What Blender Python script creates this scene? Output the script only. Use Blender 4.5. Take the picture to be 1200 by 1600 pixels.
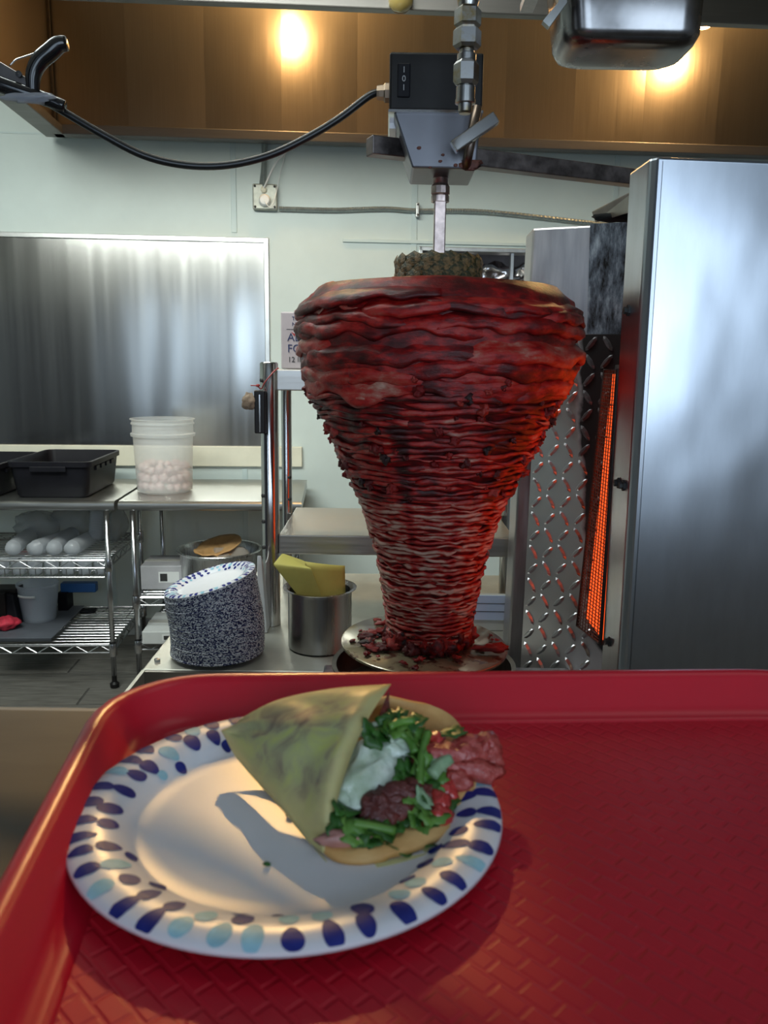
import bpy, bmesh, math, random
from math import sin, cos, tan, pi, radians as RAD, sqrt, atan2
from mathutils import Vector, Matrix, noise as NZ

for o in list(bpy.data.objects):
    bpy.data.objects.remove(o)
random.seed(7)
SC = bpy.context.scene
COL = SC.collection

# ------------------------------------------------------------------ camera
F = 1250.0                      # focal length in pixels of the 1200x1600 frame
CAM_Z = 1.51
PITCH = RAD(10.5)
ROLL = RAD(0.8)
fwd = Vector((0, cos(PITCH), -sin(PITCH)))
r0 = Vector((1, 0, 0)); d0 = Vector((0, -sin(PITCH), -cos(PITCH)))
cright = cos(ROLL) * r0 - sin(ROLL) * d0
cdown = sin(ROLL) * r0 + cos(ROLL) * d0
CAM = Vector((0, 0, CAM_Z))
cam_d = bpy.data.cameras.new('camera')
cam_d.sensor_fit = 'HORIZONTAL'; cam_d.sensor_width = 36.0
cam_d.lens = F / 1200 * 36.0
cam_d.clip_start = 0.02
cam_d.dof.use_dof = True
cam_d.dof.focus_distance = 1.42
cam_d.dof.aperture_fstop = 22.0
cam_o = bpy.data.objects.new('camera', cam_d)
COL.objects.link(cam_o)
m = Matrix.Identity(4)
for i in range(3):
    m[i][0] = cright[i]; m[i][1] = -cdown[i]; m[i][2] = -fwd[i]; m[i][3] = CAM[i]
cam_o.matrix_world = m
SC.camera = cam_o
SC.render.resolution_x = 1200; SC.render.resolution_y = 1600

# ------------------------------------------------------------------ world, exposure
SC.view_settings.view_transform = 'Standard'
SC.view_settings.look = 'None'
SC.view_settings.exposure = 0.0
SC.view_settings.gamma = 1.0
SC.view_settings.use_curve_mapping = False
w = bpy.data.worlds.new('world'); SC.world = w; w.use_nodes = True
bg = w.node_tree.nodes['Background']
bg.inputs[0].default_value = (0.62, 0.78, 1.0, 1); bg.inputs[1].default_value = 1.0

TH = RAD(3.6)                   # the kitchen's back wall recedes to the right

def rot2(x, y, a):
    return x * cos(a) - y * sin(a), x * sin(a) + y * cos(a)

def ray(px, py):
    u = (px - 600) / F; v = (py - 800) / F
    return fwd + u * cright + v * cdown

def atY(px, py, Y):             # point seen at that pixel, on the plane y = Y
    d = ray(px, py); t = Y / d.y
    return CAM + d * t

def atZ(px, py, Z):
    d = ray(px, py); t = (Z - CAM_Z) / d.z
    return CAM + d * t

def atR(px, py, Y):             # same in the kitchen's own (rotated) axes
    d = ray(px, py)
    dx, dy = rot2(d.x, d.y, -TH)
    t = Y / dy
    return Vector((dx * t, Y, CAM_Z + d.z * t))

# window daylight: the shop front behind the camera
def area(name, loc, rot, sx, sy, power, col):
    l = bpy.data.lights.new(name, 'AREA'); l.shape = 'RECTANGLE'; l.size = sx; l.size_y = sy
    l.energy = power; l.color = col
    o = bpy.data.objects.new(name, l); COL.objects.link(o)
    o.location = loc; o.rotation_euler = rot
    return o
WINX = ((-1.95, 0.35), (-0.2, 1.5), (1.9, 1.6))
for k, (wx, ww) in enumerate(WINX):
    area('window_daylight', (wx, -2.55, 1.75), (RAD(90), 0, 0), ww, 1.9, (6, 30, 40)[k], (0.66, 0.83, 1.0))
# added unseen lamps: a tilted wall wash, then fill over aisle and counter
kl_ = area('added_wall_wash', (-1.08, 1.42, 2.86), (RAD(62), 0, RAD(-8)), 2.4, 0.30, 34, (0.95, 1.0, 0.93))
area('added_kitchen_fill', (-1.3, 2.1, 3.28), (0, 0, RAD(4)), 1.2, 0.5, 34, (0.90, 1.0, 0.97))  # added downward fill for the meat top and broiler
kl_.data.spread = RAD(120)
area('added_counter_fill', (0.9, 0.6, 3.28), (0, 0, 0), 1.2, 0.5, 2, (1.0, 0.95, 0.88))  # added weak fill above the counter

# ------------------------------------------------------------------ materials
MATS = {}
def pm(name, col, rough=0.5, metal=0.0, var=0.0, scale=8.0, stretch=(1, 1, 1), col2=None, bump=0.0, bscale=None,
       spec=0.5, coat=0.0, alpha=1.0, trans=0.0, rvar=0.0, thresh=None, emit=None, estr=0.0, aniso=0.0, detail=4.0, sss=0.0):
    """one procedural principled material: colour varied by stretched noise, optional bump"""
    if name in MATS: return MATS[name]
    mt = bpy.data.materials.new(name); mt.use_nodes = True
    nt = mt.node_tree; b = nt.nodes['Principled BSDF']
    b.inputs['Base Color'].default_value = (*col, 1)
    b.inputs['Roughness'].default_value = rough; b.inputs['Metallic'].default_value = metal
    b.inputs['Specular IOR Level'].default_value = spec
    b.inputs['Coat Weight'].default_value = coat; b.inputs['Coat Roughness'].default_value = 0.15
    b.inputs['Alpha'].default_value = alpha
    b.inputs['Transmission Weight'].default_value = trans
    b.inputs['Anisotropic'].default_value = aniso
    if sss:
        b.inputs['Subsurface Weight'].default_value = sss
        b.inputs['Subsurface Radius'].default_value = (0.01, 0.006, 0.004)
    if emit:
        b.inputs['Emission Color'].default_value = (*emit, 1); b.inputs['Emission Strength'].default_value = estr
    tc = nt.nodes.new('ShaderNodeTexCoord'); mp = nt.nodes.new('ShaderNodeMapping')
    mp.inputs['Scale'].default_value = stretch
    nt.links.new(tc.outputs['Object'], mp.inputs['Vector'])
    if var or col2 or rvar:
        n = nt.nodes.new('ShaderNodeTexNoise'); n.inputs['Scale'].default_value = scale
        n.inputs['Detail'].default_value = detail; n.inputs['Roughness'].default_value = 0.6
        nt.links.new(mp.outputs['Vector'], n.inputs['Vector'])
        rp = nt.nodes.new('ShaderNodeValToRGB')
        a, c = (0.3, 0.7) if thresh is None else thresh
        rp.color_ramp.elements[0].position = a; rp.color_ramp.elements[1].position = c
        lo = tuple(max(0, x * (1 - var)) for x in col); hi = tuple(min(1, x * (1 + var)) for x in col)
        if col2: lo, hi = col, col2
        rp.color_ramp.elements[0].color = (*lo, 1); rp.color_ramp.elements[1].color = (*hi, 1)
        nt.links.new(n.outputs['Fac'], rp.inputs['Fac'])
        nt.links.new(rp.outputs['Color'], b.inputs['Base Color'])
        if rvar:
            mr = nt.nodes.new('ShaderNodeMapRange')
            mr.inputs['From Min'].default_value = 0.3; mr.inputs['From Max'].default_value = 0.7
            mr.inputs['To Min'].default_value = max(0.02, rough - rvar); mr.inputs['To Max'].default_value = rough + rvar
            nt.links.new(n.outputs['Fac'], mr.inputs['Value']); nt.links.new(mr.outputs['Result'], b.inputs['Roughness'])
    if bump:
        n2 = nt.nodes.new('ShaderNodeTexNoise'); n2.inputs['Scale'].default_value = bscale or scale
        n2.inputs['Detail'].default_value = 5
        nt.links.new(mp.outputs['Vector'], n2.inputs['Vector'])
        bp = nt.nodes.new('ShaderNodeBump'); bp.inputs['Strength'].default_value = bump; bp.inputs['Distance'].default_value = 0.01
        nt.links.new(n2.outputs['Fac'], bp.inputs['Height']); nt.links.new(bp.outputs['Normal'], b.inputs['Normal'])
    MATS[name] = mt
    return mt

M_wall = pm('painted_wall', (0.60, 0.68, 0.65), 0.45, var=0.05, scale=3, bump=0.03, bscale=60)
M_wall_dark = pm('dining_wall', (0.26, 0.25, 0.24), 0.7, var=0.15, scale=2)
M_batten = pm('painted_batten', (0.54, 0.64, 0.63), 0.45, var=0.04)
M_ceil = pm('ceiling_paint', (0.55, 0.56, 0.54), 0.7, var=0.04)
M_floor = pm('floor_grout', (0.06, 0.058, 0.055), 0.7, var=0.2, scale=5)
M_plank = pm('wood_look_plank', (0.09, 0.085, 0.075), 0.45, col2=(0.20, 0.19, 0.17), scale=6, stretch=(1, 9, 1))
M_steel = pm('brushed_steel', (0.56, 0.57, 0.57), 0.30, 1.0, var=0.06, scale=3, stretch=(40, 40, 0.6), rvar=0.07, bump=0.015, bscale=4)
M_steel_h = pm('table_steel', (0.47, 0.47, 0.45), 0.36, 1.0, var=0.08, scale=4, stretch=(1, 25, 25), rvar=0.06)
M_shelf_steel = pm('shelf_steel', (0.50, 0.48, 0.45), 0.38, 1.0, var=0.1, scale=4, stretch=(1, 30, 30), rvar=0.08)
M_hood = pm('hood_steel', (0.36, 0.305, 0.235), 0.34, 1.0, var=0.06, scale=12, stretch=(25, 25, 0.3), rvar=0.03, bump=0.01, bscale=12)
M_hood_lip = pm('hood_lip_steel', (0.22, 0.21, 0.20), 0.48, 1.0, var=0.1, scale=4, stretch=(0.5, 8, 8))
M_panel = pm('wall_panel_steel', (0.50, 0.50, 0.48), 0.20, 1.0, var=0.05, scale=4, stretch=(5, 5, 0.12), rvar=0.02)
M_trim = pm('aluminium_trim', (0.55, 0.56, 0.55), 0.35, 1.0, var=0.1, scale=20)
M_chrome = pm('chrome_wire', (0.55, 0.56, 0.58), 0.22, 1.0, var=0.1, scale=30)
M_tube = pm('polished_tube', (0.62, 0.61, 0.60), 0.14, 1.0, var=0.08, scale=4, stretch=(1, 1, 0.2))
M_black = pm('black_plastic', (0.008, 0.008, 0.011), 0.5, var=0.3, scale=6, spec=.15)
M_blackmetal = pm('black_enamel', (0.010, 0.009, 0.009), 0.42, spec=.25, var=0.3, scale=12, bump=0.02, bscale=90)
M_rubber = pm('cable_rubber', (0.008, 0.008, 0.008), 0.35, var=0.2, scale=30)
M_red = pm('tray_red', (0.52, 0.006, 0.022), 0.33, var=0.05, scale=12, spec=0.45)
M_white = pm('white_plastic', (0.72, 0.74, 0.73), 0.4, var=0.03)
M_cream = pm('cream_grip_sunlit_ledge', (0.70, 0.68, 0.55), 0.5, var=0.05, scale=10)  # on the wall ledge this cream replaces sunlight; the cord grip is cream
M_card = pm('carton_card', (0.42, 0.42, 0.44), 0.7, var=0.08, scale=15)
M_cardw = pm('white_carton', (0.55, 0.57, 0.56), 0.6, var=0.06, scale=15)
M_navy = pm('navy_print', (0.008, 0.016, 0.16), 0.5, spec=.2, var=0.25, scale=120, col2=(0.02, 0.03, 0.22))
M_cyan = pm('pale_blue_print', (0.30, 0.55, 0.66), 0.5, spec=.2, var=0.15, scale=120)
M_paper = pm('plate_paper', (0.70, 0.71, 0.75), 0.35, var=0.02, scale=40, spec=0.4)
M_counter = pm('counter_laminate', (0.10, 0.088, 0.066), 0.65, var=0.15, scale=6, stretch=(1, 6, 1))
M_ink = pm('print_ink', (0.02, 0.03, 0.10), 0.6, var=0.1)
M_inkr = pm('red_ink', (0.35, 0.04, 0.04), 0.6, var=0.1)
M_inkd = pm('dark_ink', (0.03, 0.03, 0.03), 0.6, var=0.1)

def frosted(name, col, mixt=0.3, rough=0.4):
    mt = bpy.data.materials.new(name); mt.use_nodes = True; nt = mt.node_tree
    b = nt.nodes['Principled BSDF']; out = nt.nodes['Material Output']
    b.inputs['Roughness'].default_value = rough
    tc = nt.nodes.new('ShaderNodeTexCoord'); n = nt.nodes.new('ShaderNodeTexNoise'); n.inputs['Scale'].default_value = 9
    nt.links.new(tc.outputs['Object'], n.inputs['Vector'])
    rp = nt.nodes.new('ShaderNodeValToRGB')
    rp.color_ramp.elements[0].color = (*[c * 0.88 for c in col], 1); rp.color_ramp.elements[1].color = (*col, 1)
    nt.links.new(n.outputs['Fac'], rp.inputs['Fac']); nt.links.new(rp.outputs['Color'], b.inputs['Base Color'])
    tr = nt.nodes.new('ShaderNodeBsdfTransparent'); tl = nt.nodes.new('ShaderNodeBsdfTranslucent')
    nt.links.new(rp.outputs['Color'], tl.inputs['Color'])
    m1 = nt.nodes.new('ShaderNodeMixShader'); m1.inputs[0].default_value = 0.4
    m2 = nt.nodes.new('ShaderNodeMixShader'); m2.inputs[0].default_value = mixt
    nt.links.new(b.outputs[0], m1.inputs[1]); nt.links.new(tl.outputs[0], m1.inputs[2])
    nt.links.new(m1.outputs[0], m2.inputs[1]); nt.links.new(tr.outputs[0], m2.inputs[2])
    nt.links.new(m2.outputs[0], out.inputs['Surface'])
    MATS[name] = mt
    return mt
M_bucket = frosted('frosted_white_bucket', (0.86, 0.88, 0.87), 0.5)
M_clear = frosted('clear_plastic', (0.62, 0.68, 0.76), 0.45, 0.2)
M_cup = frosted('clear_cup', (0.80, 0.84, 0.88), 0.35, 0.2)

# ------------------------------------------------------------------ mesh helpers
class MB:
    def __init__(s): s.v = []; s.f = []; s.mi = []
    def add(s, vs, fs, mi=0):
        k = len(s.v); s.v += [tuple(v) for v in vs]
        s.f += [tuple(i + k for i in f) for f in fs]; s.mi += [mi] * len(fs)
        return s
    def box(s, x0, x1, y0, y1, z0, z1, mi=0, M=None):
        vs = [Vector((x, y, z)) for z in (z0, z1) for y in (y0, y1) for x in (x0, x1)]
        if M is not None: vs = [M @ v for v in vs]
        return s.add(vs, [(0, 2, 3, 1), (4, 5, 7, 6), (0, 1, 5, 4), (2, 6, 7, 3), (0, 4, 6, 2), (1, 3, 7, 5)], mi)
    def prism(s, bottom, top, mi=0):
        n = len(bottom)
        fs = [tuple(range(n - 1, -1, -1)), tuple(range(n, 2 * n))]
        fs += [(i, (i + 1) % n, n + (i + 1) % n, n + i) for i in range(n)]
        return s.add(list(bottom) + list(top), fs, mi)
    def lathe(s, prof, n=32, c=(0, 0, 0), mi=0, cap0=False, cap1=False, fn=None, M=None):
        vs = []
        for (r, z) in prof:
            for k in range(n):
                a = 2 * pi * k / n
                p = Vector((r * cos(a), r * sin(a), z))
                if fn: p = fn(p, a)
                if M is not None: p = M @ p
                vs.append(p + Vector(c))
        fs = []
        for j in range(len(prof) - 1):
            for k in range(n):
                k2 = (k + 1) % n
                fs.append((j * n + k, j * n + k2, (j + 1) * n + k2, (j + 1) * n + k))
        if cap0: fs.append(tuple(range(n - 1, -1, -1)))
        if cap1: fs.append(tuple((len(prof) - 1) * n + k for k in range(n)))
        return s.add(vs, fs, mi)
    def tube(s, pts, r, n=8, mi=0, closed=False):
        pts = [Vector(p) for p in pts]
        rs = r if isinstance(r, (list, tuple)) else [r] * len(pts)
        up = None; vs = []
        m_ = len(pts)
        for i, p in enumerate(pts):
            if closed: t = pts[(i + 1) % m_] - pts[i - 1]
            else: t = pts[min(i + 1, m_ - 1)] - pts[max(i - 1, 0)]
            t.normalize()
            if up is None:
                up = Vector((0, 0, 1)) if abs(t.z) < 0.9 else Vector((1, 0, 0))
            x = t.cross(up); x.normalize(); y = x.cross(t); y.normalize(); up = y
            for k in range(n):
                a = 2 * pi * k / n + (pi / n if n == 4 else 0)
                vs.append(p + rs[i] * (cos(a) * x + sin(a) * y))
        fs = []
        for i in range(m_ if closed else m_ - 1):
            for k in range(n):
                k2 = (k + 1) % n; j = (i + 1) % m_
                fs.append((i * n + k, i * n + k2, j * n + k2, j * n + k))
        if not closed:
            fs.append(tuple(range(n - 1, -1, -1))); fs.append(tuple((m_ - 1) * n + k for k in range(n)))
        return s.add(vs, fs, mi)
    def grid(s, fn, nu, nv, mi=0, cu=False):
        vs = [fn(i / (nu if cu else nu - 1), j / (nv - 1)) for j in range(nv) for i in range(nu)]
        fs = []
        for j in range(nv - 1):
            for i in range(nu if cu else nu - 1):
                i2 = (i + 1) % nu
                fs.append((j * nu + i, j * nu + i2, (j + 1) * nu + i2, (j + 1) * nu + i))
        return s.add(vs, fs, mi)
    def mesh(s, name, mats, smooth=False, attr=None):
        me = bpy.data.meshes.new(name); me.from_pydata(s.v, [], s.f)
        for mt in (mats if isinstance(mats, (list, tuple)) else [mats]): me.materials.append(mt)
        me.polygons.foreach_set('material_index', s.mi)
        if attr:
            for an, vals in attr.items():
                at = me.attributes.new(an, 'FLOAT', 'POINT'); at.data.foreach_set('value', vals)
        bm = bmesh.new(); bm.from_mesh(me); bmesh.ops.recalc_face_normals(bm, faces=bm.faces); bm.to_mesh(me); bm.free()
        if smooth:
            me.polygons.foreach_set('use_smooth', [True] * len(me.polygons))
        me.update()
        return me
    def build(s, name, mats, parent=None, smooth=False, bevel=0.0, solid=0.0, attr=None, loc=None, rot=None, auto=None, subsurf=0):
        o = bpy.data.objects.new(name, s.mesh(name, mats, smooth or auto is not None, attr)); COL.objects.link(o)
        if parent: o.parent = parent
        if loc is not None: o.location = loc
        if rot is not None: o.rotation_euler = rot
        if auto is not None:
            o.data.set_sharp_from_angle(angle=RAD(auto))
        if solid:
            md = o.modifiers.new('solidify', 'SOLIDIFY'); md.thickness = solid; md.offset = -1
        if bevel:
            md = o.modifiers.new('bevel', 'BEVEL'); md.width = bevel; md.segments = 2; md.limit_method = 'ANGLE'
        if subsurf:
            md = o.modifiers.new('sub', 'SUBSURF'); md.levels = subsurf; md.render_levels = subsurf
        return o

def tag(o, label, cat, group=None):
    o['label'] = label; o['category'] = cat
    if group: o['group'] = group
    return o
def struct(o, label=None):
    o['kind'] = 'structure'
    o['label'] = label or o.name.replace('_', ' ')
    return o
def thing(name, label, cat, loc, rz=0.0, group=None, room=False):
    o = bpy.data.objects.new(name, None); COL.objects.link(o); o.empty_display_size = 0.05
    place(o, loc, rz, room)
    return tag(o, label, cat, group)
def place(o, loc, rz=0.0, room=False):
    x, y, z = loc
    if room: x, y = rot2(x, y, TH); rz += TH
    o.location = (x, y, z); o.rotation_euler = (0, 0, rz)
    return o
def dup(root, parent=None):
    c = root.copy(); COL.objects.link(c)
    if parent: c.parent = parent
    for ch in list(root.children): dup(ch, c)
    return c
def bezier(pts, n):
    """Catmull-Rom through the points"""
    P = [Vector(p) for p in pts]; P = [2 * P[0] - P[1]] + P + [2 * P[-1] - P[-2]]
    out = []
    seg = len(P) - 3
    for i in range(seg):
        p0, p1, p2, p3 = P[i:i + 4]
        for k in range(n):
            t = k / n
            out.append(0.5 * ((2 * p1) + (p2 - p0) * t + (2 * p0 - 5 * p1 + 4 * p2 - p3) * t * t + (3 * p1 - p0 - 3 * p2 + p3) * t ** 3))
    out.append(P[-2])
    return out
def lerp(a, b, t): return a + (b - a) * t
def interp(tab, x):
    if x <= tab[0][0]: return tab[0][1]
    for (a, b), (c, d) in zip(tab, tab[1:]):
        if x <= c: return lerp(b, d, (x - a) / (c - a))
    return tab[-1][1]
def text_mesh(body, size, name, mat, parent, loc, rot, extrude=0.0004, align='LEFT'):
    cu = bpy.data.curves.new(name, 'FONT'); cu.body = body; cu.size = size; cu.extrude = extrude; cu.align_x = align
    tmp = bpy.data.objects.new(name, cu); COL.objects.link(tmp)
    bpy.context.view_layer.update()
    me = bpy.data.meshes.new_from_object(tmp.evaluated_get(bpy.context.evaluated_depsgraph_get()))
    bpy.data.objects.remove(tmp)
    o = bpy.data.objects.new(name, me); me.materials.clear(); me.materials.append(mat); COL.objects.link(o)
    o.parent = parent; o.location = loc; o.rotation_euler = rot
    return o

# ================================================================== SETTING
YW = 4.35                                           # back wall, kitchen axes
WX0, WX1, WZ = -3.4, 3.6, 3.32
# pass-through opening in the back wall
op0 = atR(655, 382, YW); op1 = atR(862, 382, YW); opb = atR(700, 452, YW)
OX0, OX1, OZ1, OZ0 = op0.x, op1.x, op0.z - 0.01, opb.z
b = MB()
b.box(WX0, OX0, 0, .12, 0, WZ).box(OX1, WX1, 0, .12, 0, WZ).box(OX0, OX1, 0, .12, 0, OZ0).box(OX0, OX1, 0, .12, OZ1, WZ)
wall = b.build('wall_back', M_wall); place(wall, (0, YW, 0), 0, True); struct(wall, 'pale green white painted back wall')
for (px, w_, za, zb) in ((365, .028, atR(200, 366, YW).z + .02, WZ), (648, .030, 0.1, WZ), (962, .028, 0.1, WZ), (150, .02, 0.1, .80), (375, .028, .1, atR(360, 732, YW).z)):
    p = atR(px, 300, YW)
    MB().box(p.x - w_ / 2, p.x + w_ / 2, -.006, 0.001, za, zb).build('batten', M_batten, wall, bevel=.002)
zs = atR(40, 208, YW).z
MB().box(WX0, atR(320, 208, YW).x, -.003, .001, zs - .004, zs + .004).build('panel_joint', M_batten, wall)
MB().box(OX0 - .4, OX0 + .9, -.012, .001, OZ1 + .012, OZ1 + .03).build('opening_lintel', M_batten, wall, bevel=.003)
# window_1: metal frame round the pass-through, niche behind it
wn = MB()
wn.box(OX0, OX1, -.008, .10, OZ1 - .022, OZ1).box(OX0, OX1, -.008, .10, OZ0, OZ0 + .02).box(OX0, OX0 + .02, -.008, .10, OZ0, OZ1).box(OX1 - .02, OX1, -.008, .10, OZ0, OZ1)
wnd = wn.build('window_1', M_trim, bevel=.003); place(wnd, (0, YW, 0), 0, True); struct(wnd, 'metal framed pass through opening behind the meat')
mx = atR(802, 400, YW).x
MB().box(mx - .008, mx + .008, .02, .05, OZ0, OZ1 - .02).build('window_mullion', M_trim, wnd)
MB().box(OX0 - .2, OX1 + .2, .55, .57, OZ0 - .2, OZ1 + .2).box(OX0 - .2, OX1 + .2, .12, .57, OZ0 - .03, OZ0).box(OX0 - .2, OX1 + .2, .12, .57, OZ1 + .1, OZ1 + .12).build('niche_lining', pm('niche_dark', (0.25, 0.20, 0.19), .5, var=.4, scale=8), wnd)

M_foil = pm('crumpled_foil_bag', (0.62, 0.58, 0.57), 0.22, 1.0, var=0.3, scale=8)
def crumple(name, c, size, mat, label, cat, seed=0, n=14, amp=.35, parent=None, room=True, group=None, rz=0):
    def fn(u, v):
        a = 2 * pi * u; t = (v - .5) * pi * .999
        d = Vector((cos(a) * cos(t), sin(a) * cos(t), sin(t)))
        k = 1 + amp * NZ.noise(d * 1.7 + Vector((seed * 7.1, 0, 0))) + amp * .5 * NZ.noise(d * 4 + Vector((0, seed * 3.3, 0)))
        return Vector((d.x * size[0] * k, d.y * size[1] * k, max(-size[2], d.z * size[2] * k)))
    o = MB().grid(fn, n * 2, n, cu=True).build(name, mat, parent, smooth=True)
    if parent is None:
        place(o, c, rz, room); tag(o, label, cat, group)
    else: o.location = c
    return o
for k, (px, py, yy, sx) in enumerate(((722, 432, .3, .13), (772, 440, .36, .15), (822, 430, .3, .10))):
    p = atR(px, py, YW + yy)
    crumple('foil_bag', (p.x, YW + yy, OZ0 + .085), (sx, .12, .085), M_foil,
            ('crumpled silver foil bag leftmost in the wall opening', 'crumpled silver foil bag in the middle of the wall opening', 'small crumpled silver bag rightmost in the wall opening')[k], 'bag', seed=k, amp=.6)

# side walls, front wall with windows, ceiling, floor
o = MB().box(-3.55, -3.4, 1.0, 4.8, 0, WZ).build('wall_left', M_wall); struct(o, 'left kitchen wall')
o = MB().box(-3.55, -3.4, -2.8, 1.0, 0, WZ).build('wall_dining', pm('dining_side_reflected_dark', (.07, .06, .065), .6, var=.2, scale=2)); struct(o, 'dining room side wall coloured dark for its reflection in the steel panel')  # unseen wall, made dark so the steel panel reflects dark on its left
o = MB().box(-3.39, 3.29, 1.0, 1.14, 2.06, WZ - .001).build('wall_light_block', M_wall_dark); struct(o, 'added unseen wall above the service counter blocking the kitchen light')  # added out of view to keep kitchen light off the counter
o = MB().box(3.3, 3.45, -2.8, 4.8, 0, WZ).build('wall_right', M_wall_dark); struct(o, 'right wall')
b = MB()
edges = [-3.4] + [e for (wx, ww) in WINX for e in (wx - ww / 2, wx + ww / 2)] + [3.3]
for k in range(0, len(edges), 2): b.box(edges[k], edges[k + 1], -2.5, -2.4, 0, WZ)
for (wx, ww) in WINX: b.box(wx - ww / 2, wx + ww / 2, -2.5, -2.4, 0, .8); b.box(wx - ww / 2, wx + ww / 2, -2.5, -2.4, 2.7, WZ)
o = b.build('wall_front', M_wall_dark); struct(o, 'dark dining room wall with shop windows')
o = MB().box(-3.55, 3.45, -2.8, 4.9, WZ, WZ + .1).build('ceiling', M_ceil); struct(o, 'white ceiling')
fl = MB().box(-3.55, 3.45, -2.8, 4.9, -.1, -.004).build('floor', M_floor); struct(fl, 'wood look plank floor')
pmesh = {}
def plank_mesh(L, W_):
    k = (L, W_)
    if k not in pmesh:
        bb = MB(); e = .003
        bb.prism([(0, 0, -.01), (L, 0, -.01), (L, W_, -.01), (0, W_, -.01)], [(e, e, 0), (L - e, e, 0), (L - e, W_ - e, 0), (e, W_ - e, 0)])
        pmesh[k] = bb.mesh('plank', M_plank)
    return pmesh[k]
for r_ in range(13):
    y = 1.9 + r_ * .19; x = -3.2 + (r_ * .37) % .9
    while x < 0.3:
        q = bpy.data.objects.new('plank', plank_mesh(.895, .186)); COL.objects.link(q); q.parent = fl
        xx, yy = rot2(x, y, TH); q.location = (xx, yy, 0.0005 * random.random()); q.rotation_euler = (0, 0, TH)
        x += .9
o = MB().box(WX0, WX1, -.014, 0, 0.002, .10).build('baseboard_back', pm('baseboard_vinyl', (0.34, 0.36, 0.36), .5, var=.1), bevel=.004); place(o, (0, YW, 0), 0, True); struct(o, 'grey baseboard along the back wall')

# ================================================================== RANGE HOOD
YH = 4.24
hl = atR(85, 205, YH); HX0 = hl.x; HZ = atR(600, 224, YH).z; HX1 = 3.2
YF = 2.90; HFZ = atR(600, 22, YF).z
HT = WZ - .01
hood = thing('range_hood', 'long stainless range hood glowing gold under its lamps along the wall top', 'range hood', ((HX0 + HX1) / 2, YH, HZ), 0, None, True)
HC = (HX0 + HX1) / 2
xs = [atR(px, 150, YH).x for px in (80, 200, 320, 440, 558, 660, 790, 898, 1008, 1122)]
while xs[-1] < HX1: xs.append(xs[-1] + .40)
xs[0] = HX0
for k in range(len(xs) - 1):
    a, c = xs[k] - HC, min(xs[k + 1], HX1) - HC
    dv = .0075 if k % 2 else -.0075
    bb = MB()
    bb.prism([(a, -dv, .035), (c, dv, .035), (c, .03, .035), (a, .03, .035)], [(a, -dv, HT - HZ), (c, dv, HT - HZ), (c, .03, HT - HZ), (a, .03, HT - HZ)])
    bb.build('back_panel', M_hood, hood)
yb = YF - YH
MB().box(HX0 - HC, HX1 - HC, -.035, .03, -.012, .035).build('back_lip', M_hood_lip, hood, bevel=.004)
# left end: panels and the bottom lip that runs toward the front
for k in range(4):
    y0 = yb * k / 4; y1 = yb * (k + 1) / 4
    MB().box(HX0 - HC - .02, HX0 - HC + (.004 if k % 2 else 0), y1 + .001, y0 - .001, .03, HT - HZ).build('end_panel', M_hood, hood)
MB().box(HX0 - HC - .05, HX0 - HC + .05, yb, 0.03, -.012, .03).build('end_lip', M_hood_lip, hood, bevel=.004)
MB().box(HX0 - HC + .001, HX0 - HC + .012, -.02, -.006, .04, HT - HZ).build('corner_seal', pm('dark_sealant', (.03, .02, .012), .6, var=.5, scale=40), hood)
MB().box(HX0 - HC - .02, HX1 - HC, yb - .04, yb, HFZ - HZ, HT - HZ).build('front_panel', M_hood_lip, hood, bevel=.004)
M_glow = pm('lamp_glass', (1, .75, .4), .3, var=.02, emit=(1, .62, .25), estr=30)
for k, (px, py) in enumerate(((452, -14), (1100, 30))):
    YL = 4.06
    p = atR(px, py, YL)
    t = thing('hood_lamp', ('warm round lamp inside the hood above the black cord', 'warm round lamp inside the hood behind the hanging steel pan')[k], 'lamp', (p.x, YL, p.z), 0, 'hood lamps', True)
    MB().lathe([(.001, -.045), (.03, -.035), (.045, 0), (.035, .03), (.02, .04)], 20).build('lamp_globe', M_glow, t, smooth=True)
    MB().lathe([(.05, .04), (.05, .055), (.02, .07), (.02, HT - p.z)], 20, cap0=True).build('lamp_socket', M_hood_lip, t)
    for gi in range(6):
        pass
    l = bpy.data.lights.new('hood_lamp_light', 'POINT'); l.energy = (18, 18)[k]; l.color = (1, .60, .25); l.shadow_soft_size = .03
    lo = bpy.data.objects.new('hood_lamp_light', l); COL.objects.link(lo); lo.parent = t; lo.location = (0, -.05, -.055)
    if k == 0:                                      # added extra spot: makes the warm patch and taco shadow on the plate
        l = bpy.data.lights.new('added_plate_beam', 'SPOT'); l.energy = 300; l.color = (1, .60, .22); l.shadow_soft_size = .02
        l.spot_size = RAD(7.0); l.spot_blend = .5
        lo = bpy.data.objects.new('added_plate_beam', l); COL.objects.link(lo)
        x_, y_ = rot2(p.x, YL - .02, TH); src = Vector((x_, y_, p.z - .05)); tgt = Vector((-.17, .36, 1.30))
        lo.location = src; lo.rotation_euler = (tgt - src).to_track_quat('-Z', 'Y').to_euler()

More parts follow.
